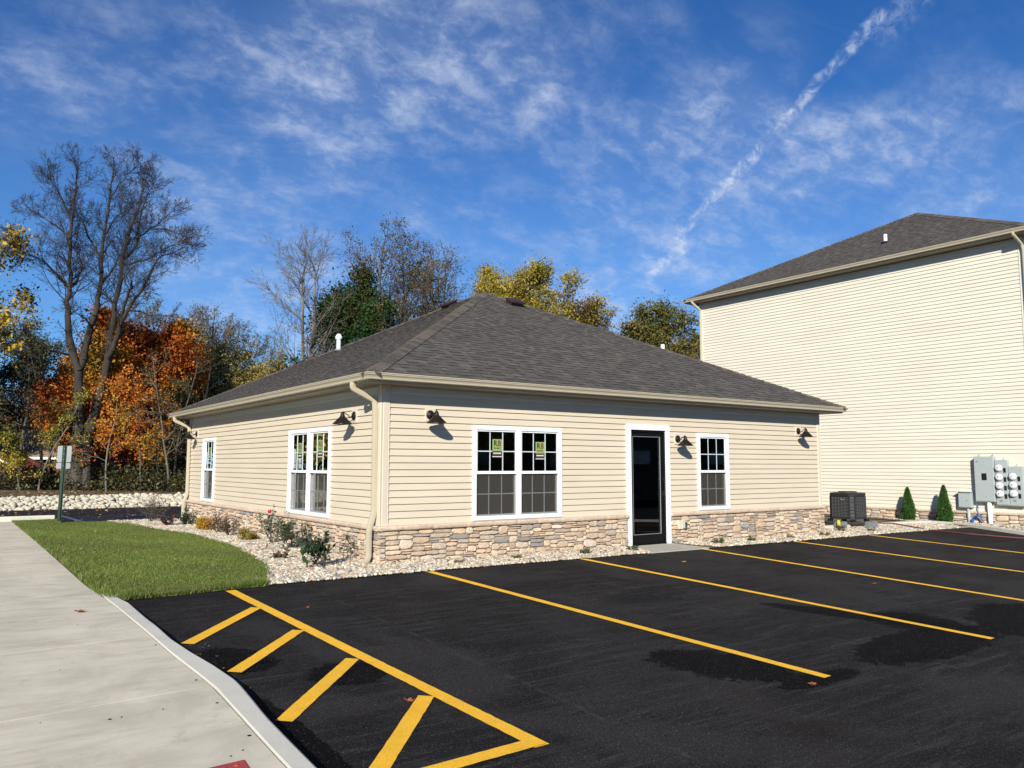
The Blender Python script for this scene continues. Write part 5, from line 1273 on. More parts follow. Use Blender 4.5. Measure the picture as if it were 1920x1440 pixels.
# the big bare tree, its limbs traced in metres from its base
bt_depth = 31.5; bx, by = gp(155, bt_depth); bz = GZ(bx, by)-.1
bt = empty('bare_tree', (bx, by, bz), 'tall bare tree with a thick forked trunk behind the sign', 'tree')
PXM = bt_depth/F_PX
def trace(pts, r0, r1, dep0, dep1):
    """photo outline of a limb turned into points on the tree, with its own depth from dep0 to dep1"""
    out = []; n = len(pts)
    for i, (u, v) in enumerate(pts):
        t = i/(n-1); tt = t**.62; dp = dep0+(dep1-dep0)*t
        x, y = gp(u, bt_depth+dp); hor = 881.0
        z = CAM[2]+(hor-v)*(bt_depth+dp)/F_PX; out.append((x, y, z, r0+(r1-r0)*tt))
    return out
rgB = random.Random(5)
limbs = [  # (points, r0, r1, depth drift)
 ([(157, 940), (156, 905), (156, 875), (155, 850), (156, 838)], .47, .46, 0, 0),
 ([(152, 850), (148, 800), (145, 745), (142, 705), (132, 680), (120, 640), (115, 600), (110, 572), (115, 545), (117, 520), (113, 480), (112, 420), (114, 370), (116, 330), (118, 305)], .27, .03, 0, -.6),
 ([(142, 705), (152, 660), (160, 620), (170, 585), (174, 545), (173, 500), (174, 460), (178, 420), (182, 380), (184, 340), (186, 290)], .19, .03, 0, .8),
 ([(163, 850), (173, 800), (182, 760), (190, 720), (196, 680), (198, 640), (204, 600), (208, 560), (212, 510), (216, 470), (224, 440), (232, 410), (242, 370), (245, 335)], .26, .03, 0, 1.2),
 ([(196, 680), (208, 650), (215, 620), (228, 590), (242, 565), (258, 540), (272, 510), (280, 490), (300, 480), (325, 470)], .15, .02, .3, -1.5),
 ([(215, 620), (222, 580), (230, 550), (233, 535)], .09, .06, .3, -.5),
 ([(115, 545), (90, 520), (70, 500), (45, 485), (30, 478)], .09, .015, -.2, -1.5),
 ([(117, 545), (130, 530), (140, 508), (133, 490), (125, 470)], .07, .02, -.2, .8),
 ([(132, 680), (110, 672), (85, 665), (60, 650), (40, 640)], .07, .015, 0, -1.2),
 ([(112, 450), (90, 430), (60, 410), (35, 395), (15, 380)], .06, .012, -.5, 1.2),
 ([(112, 420), (95, 380), (80, 350), (62, 330)], .05, .012, -.5, -1.2),
 ([(175, 490), (155, 460), (140, 430), (125, 405), (115, 395)], .07, .015, .3, 1.6),
 ([(174, 545), (190, 520), (205, 490), (215, 480)], .07, .03, .5, 1.0),
 ([(180, 440), (195, 410), (215, 395), (232, 385)], .05, .012, .5, -1.),
 ([(183, 370), (200, 340), (218, 320), (235, 300)], .04, .01, .6, 1.),
 ([(213, 490), (235, 470), (245, 445), (262, 430), (290, 410), (310, 385)], .08, .012, 1, 2.2),
 ([(216, 500), (240, 495), (270, 485), (300, 465), (335, 455)], .07, .012, 1, -.5),
 ([(238, 465), (242, 420), (250, 380), (262, 350), (268, 335)], .06, .012, 1, 1.6),
 ([(262, 430), (290, 430), (318, 440), (345, 462)], .04, .01, 1.5, 0),
 ([(212, 600), (235, 590), (270, 598), (310, 600), (345, 605)], .06, .012, .8, -1),
 ([(160, 620), (148, 605), (128, 592)], .05, .012, 0, -1.),
]
limbs = [limbs[0]]+[(p_, a_*.90, b_*.7, c_, d_) for (p_, a_, b_, c_, d_) in limbs[1:]]
BT = dict(BASE, levels=4, steps=[1, 5, 4, 3], wander=[.0, .12, .16, .18], up=[0, .07, .05, .03], taper=[.5, .30, .4, .5], start=[0, .15, .1, 0], kids=[0, 7, 5, 0], ratio=[1, .55, .55, .5], rr=[.5, .5, .6, .6], rmin=.0042)
tr_s, br_s, tw, tipsB = [], [], [[], [], [], []], []
for li, (pts, r0, r1, d0, d1) in enumerate(limbs):
    q = trace(pts, r0, r1, d0, d1); f = []
    for a, b in zip(q[:-1], q[1:]):         # subdivide with a little crook
        m_ = tuple((a[k]+b[k])/2+(rgB.gauss(0, .03) if k < 3 else 0) for k in range(4)); f += [a, m_]
    f.append(q[-1])
    for a, b in zip(f[:-1], f[1:]): (tr_s if li < 4 else br_s).append((*a[:3], *b[:3], a[3], b[3]))
    if li == 0: continue
    n = len(f)
    for i in range(1, n):
        p = f[i]; hgt = p[2]-bz
        if hgt < 5.2 or (hgt < 7.5 and i % 2): continue
        dirv = np.array(f[i][:3])-np.array(f[i-1][:3]); dirv /= np.linalg.norm(dirv); dirv = tuple(dirv)
        t = i/(n-1); kids = 3 if t > .45 else 2
        if i == n-1: kids = 4
        for _ in range(kids):
            cd = rot_dir(dirv, math.radians(rgB.uniform(25, 65)), rgB); L_ = rgB.uniform(.8, 1.75)*(1.0-.25*t)*(1 if hgt > 7 else .55)*(.75 if hgt > 10.5 else 1)*(.72 if abs((np.array(p[:3])-np.array([bx, by, bz]))@R0) > 2.3 else 1)
            grow(p[:3], cd, L_, max(min(p[3]*.28, .03), .010), 1, BT, tw, tipsB, rgB)
seg_obj('trunk', [(tr_s, 12)], 'bark_dark', bt)
seg_obj('branches', [(br_s, 6), (tw[1], 4), (tw[2], 3), (tw[3], 3)], 'bark_dark', bt)
# flared root collar
def big_root():
    mb = MB()
    for a in np.linspace(0, 2*PI, 7)[:-1]:
        mb.tube([(bx+.10*math.cos(a), by+.10*math.sin(a), bz+1.7), (bx+.24*math.cos(a), by+.24*math.sin(a), bz+.8), (bx+.50*math.cos(a), by+.50*math.sin(a), bz-.05)], [.24, .28, .20], 8)
    mb.build('root_flare', 'bark', bt, smooth=True)
big_root()

MAPLE = dict(levels=4, steps=[6, 4, 3, 2], kids=[14, 6, 4, 0], start=[.22, .2, .1, 0], ratio=[.42, .5, .5, .5], ang=[(45, 80), (30, 60), (30, 65), (20, 50)], up=[.02, .05, .02, 0])
tree('orange_maple', 'rust orange maple with a dense round crown behind the big bare tree', 232, 36, 6.1, .16, MAPLE, 'bark_dark', [dict(per=42, sigma=.24, size=(.06, .12), cols=ORANGE)], 21, 2, spread=.12)
tree('orange_maple', 'orange maple behind the left fork of the big bare tree', 130, 38, 5.3, .14, MAPLE, 'bark_dark', [dict(per=40, sigma=.25, size=(.06, .12), cols=ORANGE)], 22)
tree('orange_maple', 'orange and yellow maple close to the far corner of the office', 300, 38, 4.9, .12, MAPLE, 'bark_dark', [dict(per=34, sigma=.25, size=(.06, .12), cols=ORANGE[1:])], 23)
SAP = dict(levels=3, steps=[9, 4, 3], kids=[14, 6, 0], start=[.30, .2, 0], ratio=[.30, .5, .5], wander=[.075, .14, .2], up=[.02, .05, .02], ang=[(45, 80), (30, 60), (20, 50)], taper=[.4, .4, .5], rr=[.4, .5, .6])
for (u, dep, h, r, cols, lab, sd, per) in [
        (207, 30.5, 5.0, .055, ORANGE[1:5], 'slender pale sapling with red orange leaves right of the thick trunk', 31, 5),
        (272, 31.0, 5.2, .055, ORANGE[2:], 'slender pale sapling with orange yellow leaves halfway to the office', 32, 6),
        (320, 31.5, 6.0, .055, BROWN, 'thin leaning sapling nearest the office corner', 33, 2),
        (328, 33.0, 6.2, .06, BROWN, 'second thin sapling beside the office corner, a bit further back', 34, 2),
        (80, 30.8, 4.6, .05, YELLOW, 'thin pale sapling left of the sign with yellowish leaves', 35, 4),
        (38, 31.0, 6.0, .08, BROWN, 'dark slender tree at the left edge with few brown leaves', 36, 3),
        (46, 30.4, 2.8, .035, YELLOW, 'short twiggy sapling with yellow leaves at the left edge of the bank', 37, 6),
        (55, 33.0, 5.0, .04, BROWN, 'thin twiggy sapling far left, between two taller stems', 38, 3),
        (300, 33.0, 4.2, .035, ORANGE, 'short sapling with orange leaves low by the rocks', 39, 5),
        (95, 34.0, 6.3, .05, OLIVE, 'dull olive sapling behind the sign', 40, 3)]:
    tree('sapling', lab, u, dep, h*.82, r*.85, SAP, 'bark_pale' if sd % 2 else 'bark', [dict(per=per, sigma=.10, size=(.03, .07), cols=cols)], sd, group='young saplings along the edge of the wood', cat='tree')
LEFTY = dict(levels=4, steps=[6, 5, 4, 2], kids=[12, 6, 4, 0], start=[.25, .2, .1, 0], ratio=[.48, .5, .5, .5], ang=[(40, 75), (30, 60), (30, 65), (20, 50)])
tree('yellow_tree', 'large green and gold tree cut by the left edge of the photo', -125, 29, 8.0, .2, LEFTY, 'bark_dark', [dict(per=11, sigma=.20, size=(.05, .11), cols=[(.05, .055, .012), (.11, .095, .015), (.24, .17, .02), (.42, .28, .03), (.50, .34, .04)])], 41)
tree('olive_tree', 'dull grey-green tree behind the left edge, lower than the gold one', 45, 49, 7.6, .14, MAPLE, 'bark_dark', [dict(per=18, sigma=.28, size=(.05, .10), cols=[(.10, .11, .05), (.14, .14, .07), (.06, .07, .03)])], 42)
tree('dark_tree', 'dark olive tree low at the far left under the gold crown', -40, 47, 6.4, .14, MAPLE, 'bark_dark', [dict(per=24, sigma=.28, size=(.06, .11), cols=DARK+OLIVE[:1])], 43)
TW = dict(levels=4, steps=[8, 5, 4, 3], kids=[13, 6, 5, 0], start=[.3, .2, .1, 0], ratio=[.34, .5, .5, .5], up=[.02, .12, .08, .04], ang=[(30, 55), (25, 50), (30, 60), (20, 50)], wander=[.04, .1, .14, .18], rmin=.009)
tree('bare_tree', 'low twiggy bare tree right of the orange maples', 335, 42, 8.2, .10, TW, 'bark_pale', [dict(per=1, sigma=.12, size=(.03, .07), cols=BROWN+OLIVE)], 51, 2)
tree('bare_tree', 'thin bare tree left of the yellow-brown crowns over the roof', 388, 44, 7.8, .09, TW, 'bark_pale', [dict(per=1, sigma=.12, size=(.03, .07), cols=BROWN+PALE)], 52, 2)
tree('golden_tree', 'round olive gold tree low over the roof at the left', 445, 40.5, 5.6, .13, MAPLE, 'bark', [dict(per=14, sigma=.32, size=(.05, .10), cols=[(.27,.23,.06),(.36,.29,.08),(.42,.32,.09),(.22,.20,.07)])], 53)
tree('golden_tree', 'smaller olive gold tree low over the roof, right of its neighbour', 500, 41, 5.0, .12, MAPLE, 'bark', [dict(per=12, sigma=.32, size=(.05, .10), cols=[(.27,.23,.06),(.36,.29,.08),(.42,.32,.09),(.22,.20,.07)])], 54)
tree('dull_tree', 'grey-brown thicket tree between the saplings and the office eave', 360, 40, 4.6, .1, MAPLE, 'bark', [dict(per=8, sigma=.28, size=(.05, .10), cols=BROWN+OLIVE)], 55)
for (u, dep, h_, sd, lab) in ((312, 43, 8.0, 201, 'thin twiggy bare tree nearest the orange crown'), (362, 45, 7.6, 202, 'thin twiggy bare tree halfway between orange crown and golden crowns'), (418, 47, 7.4, 203, 'thin twiggy bare tree behind the left golden crown'), (475, 48, 6.6, 204, 'thin twiggy bare tree behind the right golden crown')):
    tree('bare_tree', lab, u, dep, h_, .07, dict(TW, kids=[16, 7, 5, 0]), 'bark_pale', [dict(per=1, sigma=.15, size=(.03, .06), cols=BROWN+OLIVE)], sd, 2)
BT2 = dict(levels=4, steps=[9, 6, 4, 3], kids=[20, 8, 6, 0], start=[.34, .2, .1, 0], ratio=[.33, .52, .5, .5], up=[.01, .07, .05, .03], ang=[(30, 60), (30, 55), (30, 60), (20, 50)], wander=[.03, .09, .14, .18], taper=[.3, .35, .4, .5], rmin=.0075)
tree('bare_tree', 'tall slim bare tree with two stems rising over the office roof', 566, 42, 11.2, .17, BT2, 'bark_pale', None, 57, 2, spread=.03)
EV = dict(levels=4, steps=[7, 4, 3, 2], kids=[20, 7, 4, 0], start=[.12, .2, .1, 0], ratio=[.36, .5, .5, .5], ang=[(55, 90), (30, 60), (30, 65), (20, 50)], up=[.02, .03, .02, 0])
tree('dark_green_tree', 'dense dark green tree behind the roof slope next to the white pipe', 655, 43, 9.6, .2, EV, 'bark_dark', [dict(per=26, sigma=.30, size=(.06, .13), cols=DGREEN)], 57)
WIL = dict(levels=4, steps=[8, 6, 4, 3], kids=[13, 7, 5, 0], start=[.22, .15, .1, 0], ratio=[.5, .5, .5, .5], up=[.02, .14, .08, .04], ang=[(22, 45), (25, 45), (30, 55), (20, 50)], wander=[.03, .08, .12, .16], rmin=.009)
tree('brown_tree', 'tall feathery olive-brown tree left of the roof peak', 722, 46, 11.0, .16, WIL, 'bark', [dict(per=3, sigma=.20, size=(.04, .08), cols=OLIVE+BROWN)], 58, 2, spread=.16)
tree('brown_tree', 'feathery olive-brown tree just left of the roof peak, slightly lower', 808, 48, 10.4, .15, WIL, 'bark', [dict(per=3, sigma=.20, size=(.04, .08), cols=OLIVE+BROWN)], 59, 2, spread=.16)
tree('yellow_tree', 'bright yellow-green tree right behind the roof peak', 968, 44, 10.8, .18, dict(MAPLE, ratio=[.40, .5, .5, .5], kids=[22, 7, 4, 0]), 'bark', [dict(per=26, sigma=.30, size=(.05, .11), cols=YELLOW)], 60)
tree('yellow_tree', 'thinner yellow-brown tree right of the roof peak with sky showing through', 1002, 45, 9.2, .17, dict(MAPLE, ratio=[.48, .5, .5, .5], kids=[18, 7, 4, 0]), 'bark', [dict(per=13, sigma=.22, size=(.05, .10), cols=YELLOW[1:]+BROWN[:2])], 61)
tree('yellow_tree', 'small sparse yellow tree low against the right hip of the office roof', 1105, 45, 8.0, .12, dict(MAPLE, ratio=[.4, .5, .5, .5]), 'bark', [dict(per=6, sigma=.20, size=(.05, .09), cols=YELLOW[1:]+BROWN)], 62)
tree('dark_olive_tree', 'broad dark olive tree between the office roof and the tall building', 1212, 44, 7.6, .2, dict(EV, ratio=[.48, .5, .5, .5]), 'bark_dark', [dict(per=26, sigma=.30, size=(.05, .11), cols=[(.07, .085, .02), (.12, .125, .03), (.17, .15, .035), (.20, .15, .05), (.05, .06, .02)])], 63)
tree('dark_olive_tree', 'dark olive tree partly hidden by the left edge of the tall building', 1305, 45, 8.4, .2, EV, 'bark_dark', [dict(per=26, sigma=.30, size=(.05, .11), cols=[(.07, .085, .02), (.12, .125, .03), (.17, .15, .035), (.05, .06, .02)])], 64)
tree('pale_tree', 'low tree with pale silvery leaves right behind the far downspout', 335, 34.5, 3.6, .05, MAPLE, 'bark_dark', [dict(per=8, sigma=.18, size=(.04, .08), cols=PALE+DARK)], 65)

sheet('forest_floor', [(-60, 20.0), (45, 20.0), (45, 58), (-60, 58)], lambda x, y: GZ(x, y), .02, 'soil', step=4)
litter([(-14, 19.6), (4, 19.6), (4, 24), (-14, 24)], 2600, .03, .07, lambda x, y: GZ(x, y)+.02, 'forest_litter', 'brown fallen leaves on the ground behind the rock bank', 14, LC)
# shrubs and brush at the foot of the wood
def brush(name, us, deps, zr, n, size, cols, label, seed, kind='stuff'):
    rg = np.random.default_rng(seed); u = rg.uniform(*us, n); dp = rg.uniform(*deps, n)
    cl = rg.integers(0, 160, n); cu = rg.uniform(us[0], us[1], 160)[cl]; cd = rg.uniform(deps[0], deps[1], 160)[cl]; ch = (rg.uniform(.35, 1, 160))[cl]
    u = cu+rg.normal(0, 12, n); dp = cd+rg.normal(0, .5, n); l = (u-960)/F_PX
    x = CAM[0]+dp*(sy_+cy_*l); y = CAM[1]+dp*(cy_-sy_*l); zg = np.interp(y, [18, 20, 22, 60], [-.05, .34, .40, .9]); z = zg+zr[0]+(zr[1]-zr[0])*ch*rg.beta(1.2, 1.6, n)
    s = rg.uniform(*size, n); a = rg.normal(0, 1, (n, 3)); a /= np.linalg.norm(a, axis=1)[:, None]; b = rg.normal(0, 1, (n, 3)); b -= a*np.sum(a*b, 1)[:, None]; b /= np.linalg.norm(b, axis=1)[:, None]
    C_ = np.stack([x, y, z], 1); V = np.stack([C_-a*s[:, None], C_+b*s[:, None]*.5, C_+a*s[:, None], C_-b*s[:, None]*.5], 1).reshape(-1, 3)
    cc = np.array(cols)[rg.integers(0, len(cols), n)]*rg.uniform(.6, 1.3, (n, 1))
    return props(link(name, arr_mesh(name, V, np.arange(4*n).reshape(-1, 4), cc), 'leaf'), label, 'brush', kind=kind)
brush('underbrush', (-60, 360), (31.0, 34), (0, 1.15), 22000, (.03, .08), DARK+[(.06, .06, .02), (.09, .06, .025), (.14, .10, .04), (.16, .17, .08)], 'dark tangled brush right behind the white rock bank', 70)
brush('wood_understory', (-90, 330), (48, 53), (0, 4.6), 52000, (.08, .17), DARK, 'deep foliage of the wood behind the maples, coloured dark for canopy shade', 71)
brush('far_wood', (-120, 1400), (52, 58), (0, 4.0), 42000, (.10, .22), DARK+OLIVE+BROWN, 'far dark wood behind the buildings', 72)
rgT = random.Random(9)
THIN = ['just outside the left edge', 'at the very left edge', 'left of the dark slender tree', 'left of the green sign post', 'behind the two sign plates', 'just right of the sign plates', 'against the left side of the thick trunk', 'behind the thick trunk', 'against the right fork of the thick trunk', 'right of the red orange sapling', 'left of the orange yellow sapling', 'behind the orange yellow sapling', 'between orange yellow and leaning saplings', 'left of the leaning sapling', 'behind the far downspout', 'behind the far roof corner']
for k in range(16):
    u = -30+k*25+rgT.uniform(-8, 8); dep = rgT.uniform(36.5, 42); x, y = gp(u, dep); z = GZ(x, y); h = rgT.uniform(4.5, 7.5)
    t = empty('thin_tree', (x, y, z), f'thin dark leafless stem deep in the wood, {THIN[k]}', 'tree', 'thin stems deep in the wood'); segs = [[], [], []]; tips = []
    grow((x, y, z-.2), (rgT.gauss(0, .06), rgT.gauss(0, .06), 1), h, rgT.uniform(.04, .08), 0, dict({**BASE, **SAP}, kids=[7, 3, 0]), segs, tips, rgT)
    seg_obj('trunk', [(segs[0], 6), (segs[1], 3), (segs[2], 3)], 'bark_dark', t)

# brick house with a tan roof seen through the wood
hx, hy = gp(60, 41.0); h = empty('brick_house', (hx, hy, .7), 'low brick house with a wide tan roof seen through the trees at the left', 'house')
e1 = np.array([cy_, -sy_, 0]); e2 = np.array([sy_, cy_, 0])
def hp(a, d, z): q = np.array([hx, hy, 0])+e1*a+e2*d; return (q[0], q[1], z)
mb = MB(); mb.add([hp(-6, 0, 0), hp(2.4, 0, 0), hp(2.4, 6, 0), hp(-6, 6, 0), hp(-6, 0, 1.9), hp(2.4, 0, 1.9), hp(2.4, 6, 1.9), hp(-6, 6, 1.9)], [(0, 1, 5, 4), (1, 2, 6, 5), (2, 3, 7, 6), (3, 0, 4, 7)]); mb.build('wall', 'brick', h)
mb = MB(); mb.add([hp(-6.6, -.6, 1.82), hp(2.9, -.6, 1.82), hp(2.9, 3, 3.35), hp(-6.6, 3, 3.35), hp(-6.6, 6.6, 1.82), hp(2.9, 6.6, 1.82)], [(0, 1, 2, 3), (3, 2, 5, 4)]); mb.build('roof', 'tanroof', h)
mb = MB(); mb.add([hp(-6.6, -.62, 1.70), hp(2.9, -.62, 1.70), hp(2.9, -.62, 1.82), hp(-6.6, -.62, 1.82)], [(0, 1, 2, 3)]); mb.build('fascia', 'paper', h)
for a in (-3.6, .2):
    mb = MB(); mb.add([hp(a, -.02, .9), hp(a+1, -.02, .9), hp(a+1, -.02, 1.8), hp(a, -.02, 1.8)], [(0, 1, 2, 3)]); w_ = mb.build('window', 'hole', h)
    mb = MB(); mb.add([hp(a-.06, -.03, .84), hp(a+1.06, -.03, .84), hp(a+1.06, -.03, .9), hp(a-.06, -.03, .9)], [(0, 1, 2, 3)]); mb.build('sill', 'paper', w_)
gx_, gy_ = gp(-2, 38); h2 = empty('garden_shed', (gx_, gy_, .6), 'dark red shed gable with a white roof edge at the left edge of the photo', 'shed')
def sp2(a, d, z): q = np.array([gx_, gy_, 0])+e1*a+e2*d; return (q[0], q[1], z)
mb = MB(); mb.add([sp2(-2, 0, .3), sp2(.8, 0, .3), sp2(.8, 0, 1.4), sp2(-.6, 0, 2.1), sp2(-2, 0, 1.4), sp2(-2, 3, .3), sp2(.8, 3, .3), sp2(.8, 3, 1.4), sp2(-.6, 3, 2.1), sp2(-2, 3, 1.4)], [(0, 1, 2, 3, 4), (1, 6, 7, 2), (5, 0, 4, 9), (6, 5, 9, 8, 7)]); mb.build('wall', 'brick', h2)
mb = MB(); mb.add([sp2(-.6, -.2, 2.16), sp2(1.05, -.2, 1.33), sp2(1.05, 3.2, 1.33), sp2(-.6, 3.2, 2.16), sp2(-2.25, -.2, 1.33), sp2(-2.25, 3.2, 1.33)], [(0, 1, 2, 3), (4, 0, 3, 5)]); mb.build('roof', 'brick', h2)
mb = MB(); mb.add([sp2(-.6, -.21, 2.17), sp2(1.05, -.21, 1.34), sp2(1.05, -.21, 1.24), sp2(-.6, -.21, 2.07), sp2(-2.25, -.21, 1.34), sp2(-2.25, -.21, 1.24)], [(0, 1, 2, 3), (4, 0, 3, 5)]); mb.build('barge_board', 'paper', h2)

# ------------------------------------------------------------------ shrubs and plants by the walls
def arborvitae(x, y, z, hgt, rad, label, seed):
    t = empty('arborvitae', (x, y, z), label, 'shrub', 'small conical evergreens by the tall building'); rg = np.random.default_rng(seed); n = 9000
    f = rg.random(n)**1.25; a = rg.uniform(0, 2*PI, n); prof_ = np.interp(f, [0, .12, .3, .6, .85, 1], [.75, 1.0, .93, .62, .32, .04])
    lump = 1+.16*np.sin(a*3+f*9+seed)+.10*np.sin(a*7-f*17); r = rad*prof_*lump*np.sqrt(rg.uniform(.45, 1, n)); X = x+r*np.cos(a); Y = y+r*np.sin(a); Z = z+.02+f*hgt
    s = rg.uniform(.012, .030, n); d = np.stack([np.cos(a)*.5, np.sin(a)*.5, np.full(n, .8)], 1)+rg.normal(0, .35, (n, 3)); d /= np.linalg.norm(d, axis=1)[:, None]
    b = np.cross(d, rg.normal(0, 1, (n, 3))); b /= np.linalg.norm(b, axis=1)[:, None]; C_ = np.stack([X, Y, Z], 1); s = s[:, None]
    V = np.stack([C_-b*s*.5, C_+b*s*.5, C_+d*s*2.0], 1).reshape(-1, 3)-ORG[t.name]
    cc = np.array([(.022, .07, .015), (.04, .11, .022), (.06, .15, .028), (.08, .16, .03)])[rg.integers(0, 4, n)]*rg.uniform(.7, 1.2, (n, 1))
    link('crown', arr_mesh('crown', V, np.arange(3*n).reshape(-1, 3), cc), 'leaf', t)
    mb = MB(); mb.tube([(x, y, z-.1), (x, y, z+hgt*.8)], [.02, .006], 6); mb.build('trunk', 'bark', t)
arborvitae(16.78, 1.18, -.09, .90, .175, 'small conical evergreen nearer the air conditioner, the shorter of the two', 1)
arborvitae(16.78, .19, -.13, 1.02, .185, 'small conical evergreen nearer the electric meters, the taller of the two', 2)

def plant(name, x, y, label, nst, h, spr, leaf, cols, per, seed, stem='bark', flower=None, zb=None, fsize=.02, bend=.25, cat='shrub'):
    z = float(HZ(x, y))+.01 if zb is None else zb; h *= (.85 if x < 0 else 1); t = empty(name, (x, y, z), label, cat); rg = random.Random(seed); segs = [[], [], []]; tips = []
    P_ = dict(BASE, levels=3, steps=[6, 3, 2], kids=[5, 3, 0], start=[.25, .2, 0], ratio=[.42, .5, .5], wander=[.08, bend*.6, .2], up=[-.01, .02, 0], rmin=.0022, taper=[.5, .5, .5], ang=[(25, 60), (30, 60), (20, 50)])
    for k in range(nst):
        a = rg.uniform(0, 2*PI); s = rg.uniform(.1, 1)*spr; grow((x+.03*math.cos(a), y+.03*math.sin(a), z-.02), (math.cos(a)*s, math.sin(a)*s, 1), h*rg.uniform(.65, 1.1), .005, 0, P_, segs, tips, rg)
    pts = tips+[s[3:6] for s in segs[0][2:]]+[s[3:6] for s in segs[1]]
    seg_obj('stems', [(segs[0], 4), (segs[1], 3), (segs[2], 3)], stem, t)
    if per and cat != 'weed':
        pr_ = random.Random(seed+77); kp = .28 if not name.startswith('golden') else .8; pts = [q for q in pts if pr_.random() < kp]
    if per: leaf_cards('foliage', pts, max(1, per-2), .02+leaf[0]*.3, leaf, cols, t, seed)
    if flower:
        col_, pos = flower
        for (fx, fy, fz) in pos:
            r = np.random.default_rng(seed+5); n = 26; d = r.normal(0, 1, (n, 3)); d /= np.linalg.norm(d, axis=1)[:, None]; c0 = np.array([x+fx, y+fy, z+fz]); b = np.cross(d, r.normal(0, 1, (n, 3))); b /= np.linalg.norm(b, axis=1)[:, None]
            V = np.stack([c0+d*fsize*.2, c0+d*fsize*.8+b*fsize*.5, c0+d*fsize*1.1, c0+d*fsize*.8-b*fsize*.5], 1).reshape(-1, 3)-ORG[t.name]
            link('flower', arr_mesh('flower', V, np.arange(4*n).reshape(-1, 4), np.tile(np.array(col_), (n, 1))), 'leaf', t)
    return t
GR = [(.03, .06, .025), (.045, .08, .03), (.06, .10, .045), (.03, .045, .02)]
plant('bare_shrub', -1.09, 9.70, 'small leafless twiggy shrub at the far end of the pebble bed', 16, .62, .6, (.01, .02), BROWN, 1, 1)
plant('red_leaf_plant', -1.05, 8.25, 'low dark red-leaved plant beside the bare shrub', 10, .28, .9, (.02, .04), [(.12, .02, .02), (.08, .02, .015), (.05, .03, .02)], 3, 2, flower=((.55, .06, .05), [(.1, -.1, .22)]))
plant('dark_shrub', -.62, 8.3, 'low dark green shrub with white flowers by the far downspout', 16, .34, 1.2, (.018, .034), GR, 4, 3, flower=((.8, .8, .75), [(.1, -.2, .25), (-.15, -.1, .2), (-.1, .1, .28), (.2, -.25, .15)]))
plant('golden_shrub', -.64, 6.72, 'round bright golden shrub, the farther of the two golden ones', 26, .26, 1.0, (.012, .024), [(.50, .30, .04), (.45, .25, .03), (.32, .24, .05)], 6, 4)
plant('dry_plant', -.60, 5.9, 'sparse reddish-brown plant right of the farther golden shrub', 12, .42, .7, (.014, .028), [(.20, .07, .04), (.16, .09, .05), (.12, .05, .03)], 2, 5)
plant('dry_plant', -.62, 5.1, 'sparse brown plant in front of the left wall stonework, midway along it', 14, .40, .8, (.014, .028), [(.20, .10, .06), (.16, .09, .05), (.10, .09, .04)], 2, 6)
plant('golden_shrub', -.62, 4.15, 'low golden shrub, the nearer of the two golden ones', 20, .22, 1.2, (.014, .026), [(.46, .30, .07), (.38, .25, .06), (.25, .22, .06)], 4, 7)
plant('rose_bush', -.40, 3.35, 'tall thin rose bush with one red bloom under the double window', 9, .60, .45, (.020, .036), GR, 3, 8, flower=((.60, .01, .03), [(-.06, .06, .56)]), fsize=.035)
plant('rose_bush', -.42, 2.40, 'green rose bush with pale pink blooms right of the red one', 12, .50, .7, (.020, .036), GR, 4, 9, flower=((.85, .62, .62), [(-.1, -.15, .14), (.1, -.1, .24)]), fsize=.03)
plant('rose_bush', -.40, 1.55, 'low straggly green rose bush between its neighbour and the broad-leaved shrub', 10, .34, 1.0, (.020, .034), GR, 3, 10)
plant('broad_leaf_shrub', -.86, .02, 'dark broad-leaved shrub nearest the office corner', 9, .46, .7, (.038, .065), [(.015, .04, .015), (.025, .05, .02), (.04, .06, .025), (.05, .03, .015)], 2, 11)
plant('dry_plant', -1.0, 1.2, 'low brownish plant in the pebbles behind the broad-leaved shrub', 6, .14, 1.2, (.02, .035), [(.12, .08, .04), (.08, .07, .03)], 3, 12)
plant('leaf_sprig', -.30, .55, 'single upright leafy sprig by the stone near the downspout', 2, .42, .3, (.025, .04), GR[1:3], 2, 13)
WD = [(.07, .10, .03), (.11, .12, .04), (.20, .12, .06), (.25, .20, .08)]
for i, (x, y, h_, sp_c, lab) in enumerate([(4.45, -.62, .16, 1.4, 'sprawling green weed left of the concrete stoop'), (3.4, -.55, .13, 1.3, 'weed clump under the left part of the double window base'),
        (2.1, -.5, .09, 1.3, 'tiny weed in the pebbles left of the long weed clumps'), (6.75, -.55, .17, 1.0, 'green weed right of the concrete stoop'), (7.75, -.55, .12, 1.2, 'weed clump below the single window'),
        (9.0, -.5, .11, 1.2, 'dry weed clump between the two rightmost weeds of the front strip'), (10.1, -.55, .12, 1.2, 'dry weed clump near the right end of the front strip'), (1.05, -.5, .06, 1.3, 'flat weed in the pebbles near the office corner'),
        (11.55, -.05, .20, .6, 'green weed at the right office corner'), (12.2, -.35, .10, 1.2, 'round green weed in the pebbles before the air conditioner')]):
    plant('weed', x, y, lab, 5, h_*.7, sp_c, (.010, .020), WD, 1, 40+i, cat='weed')
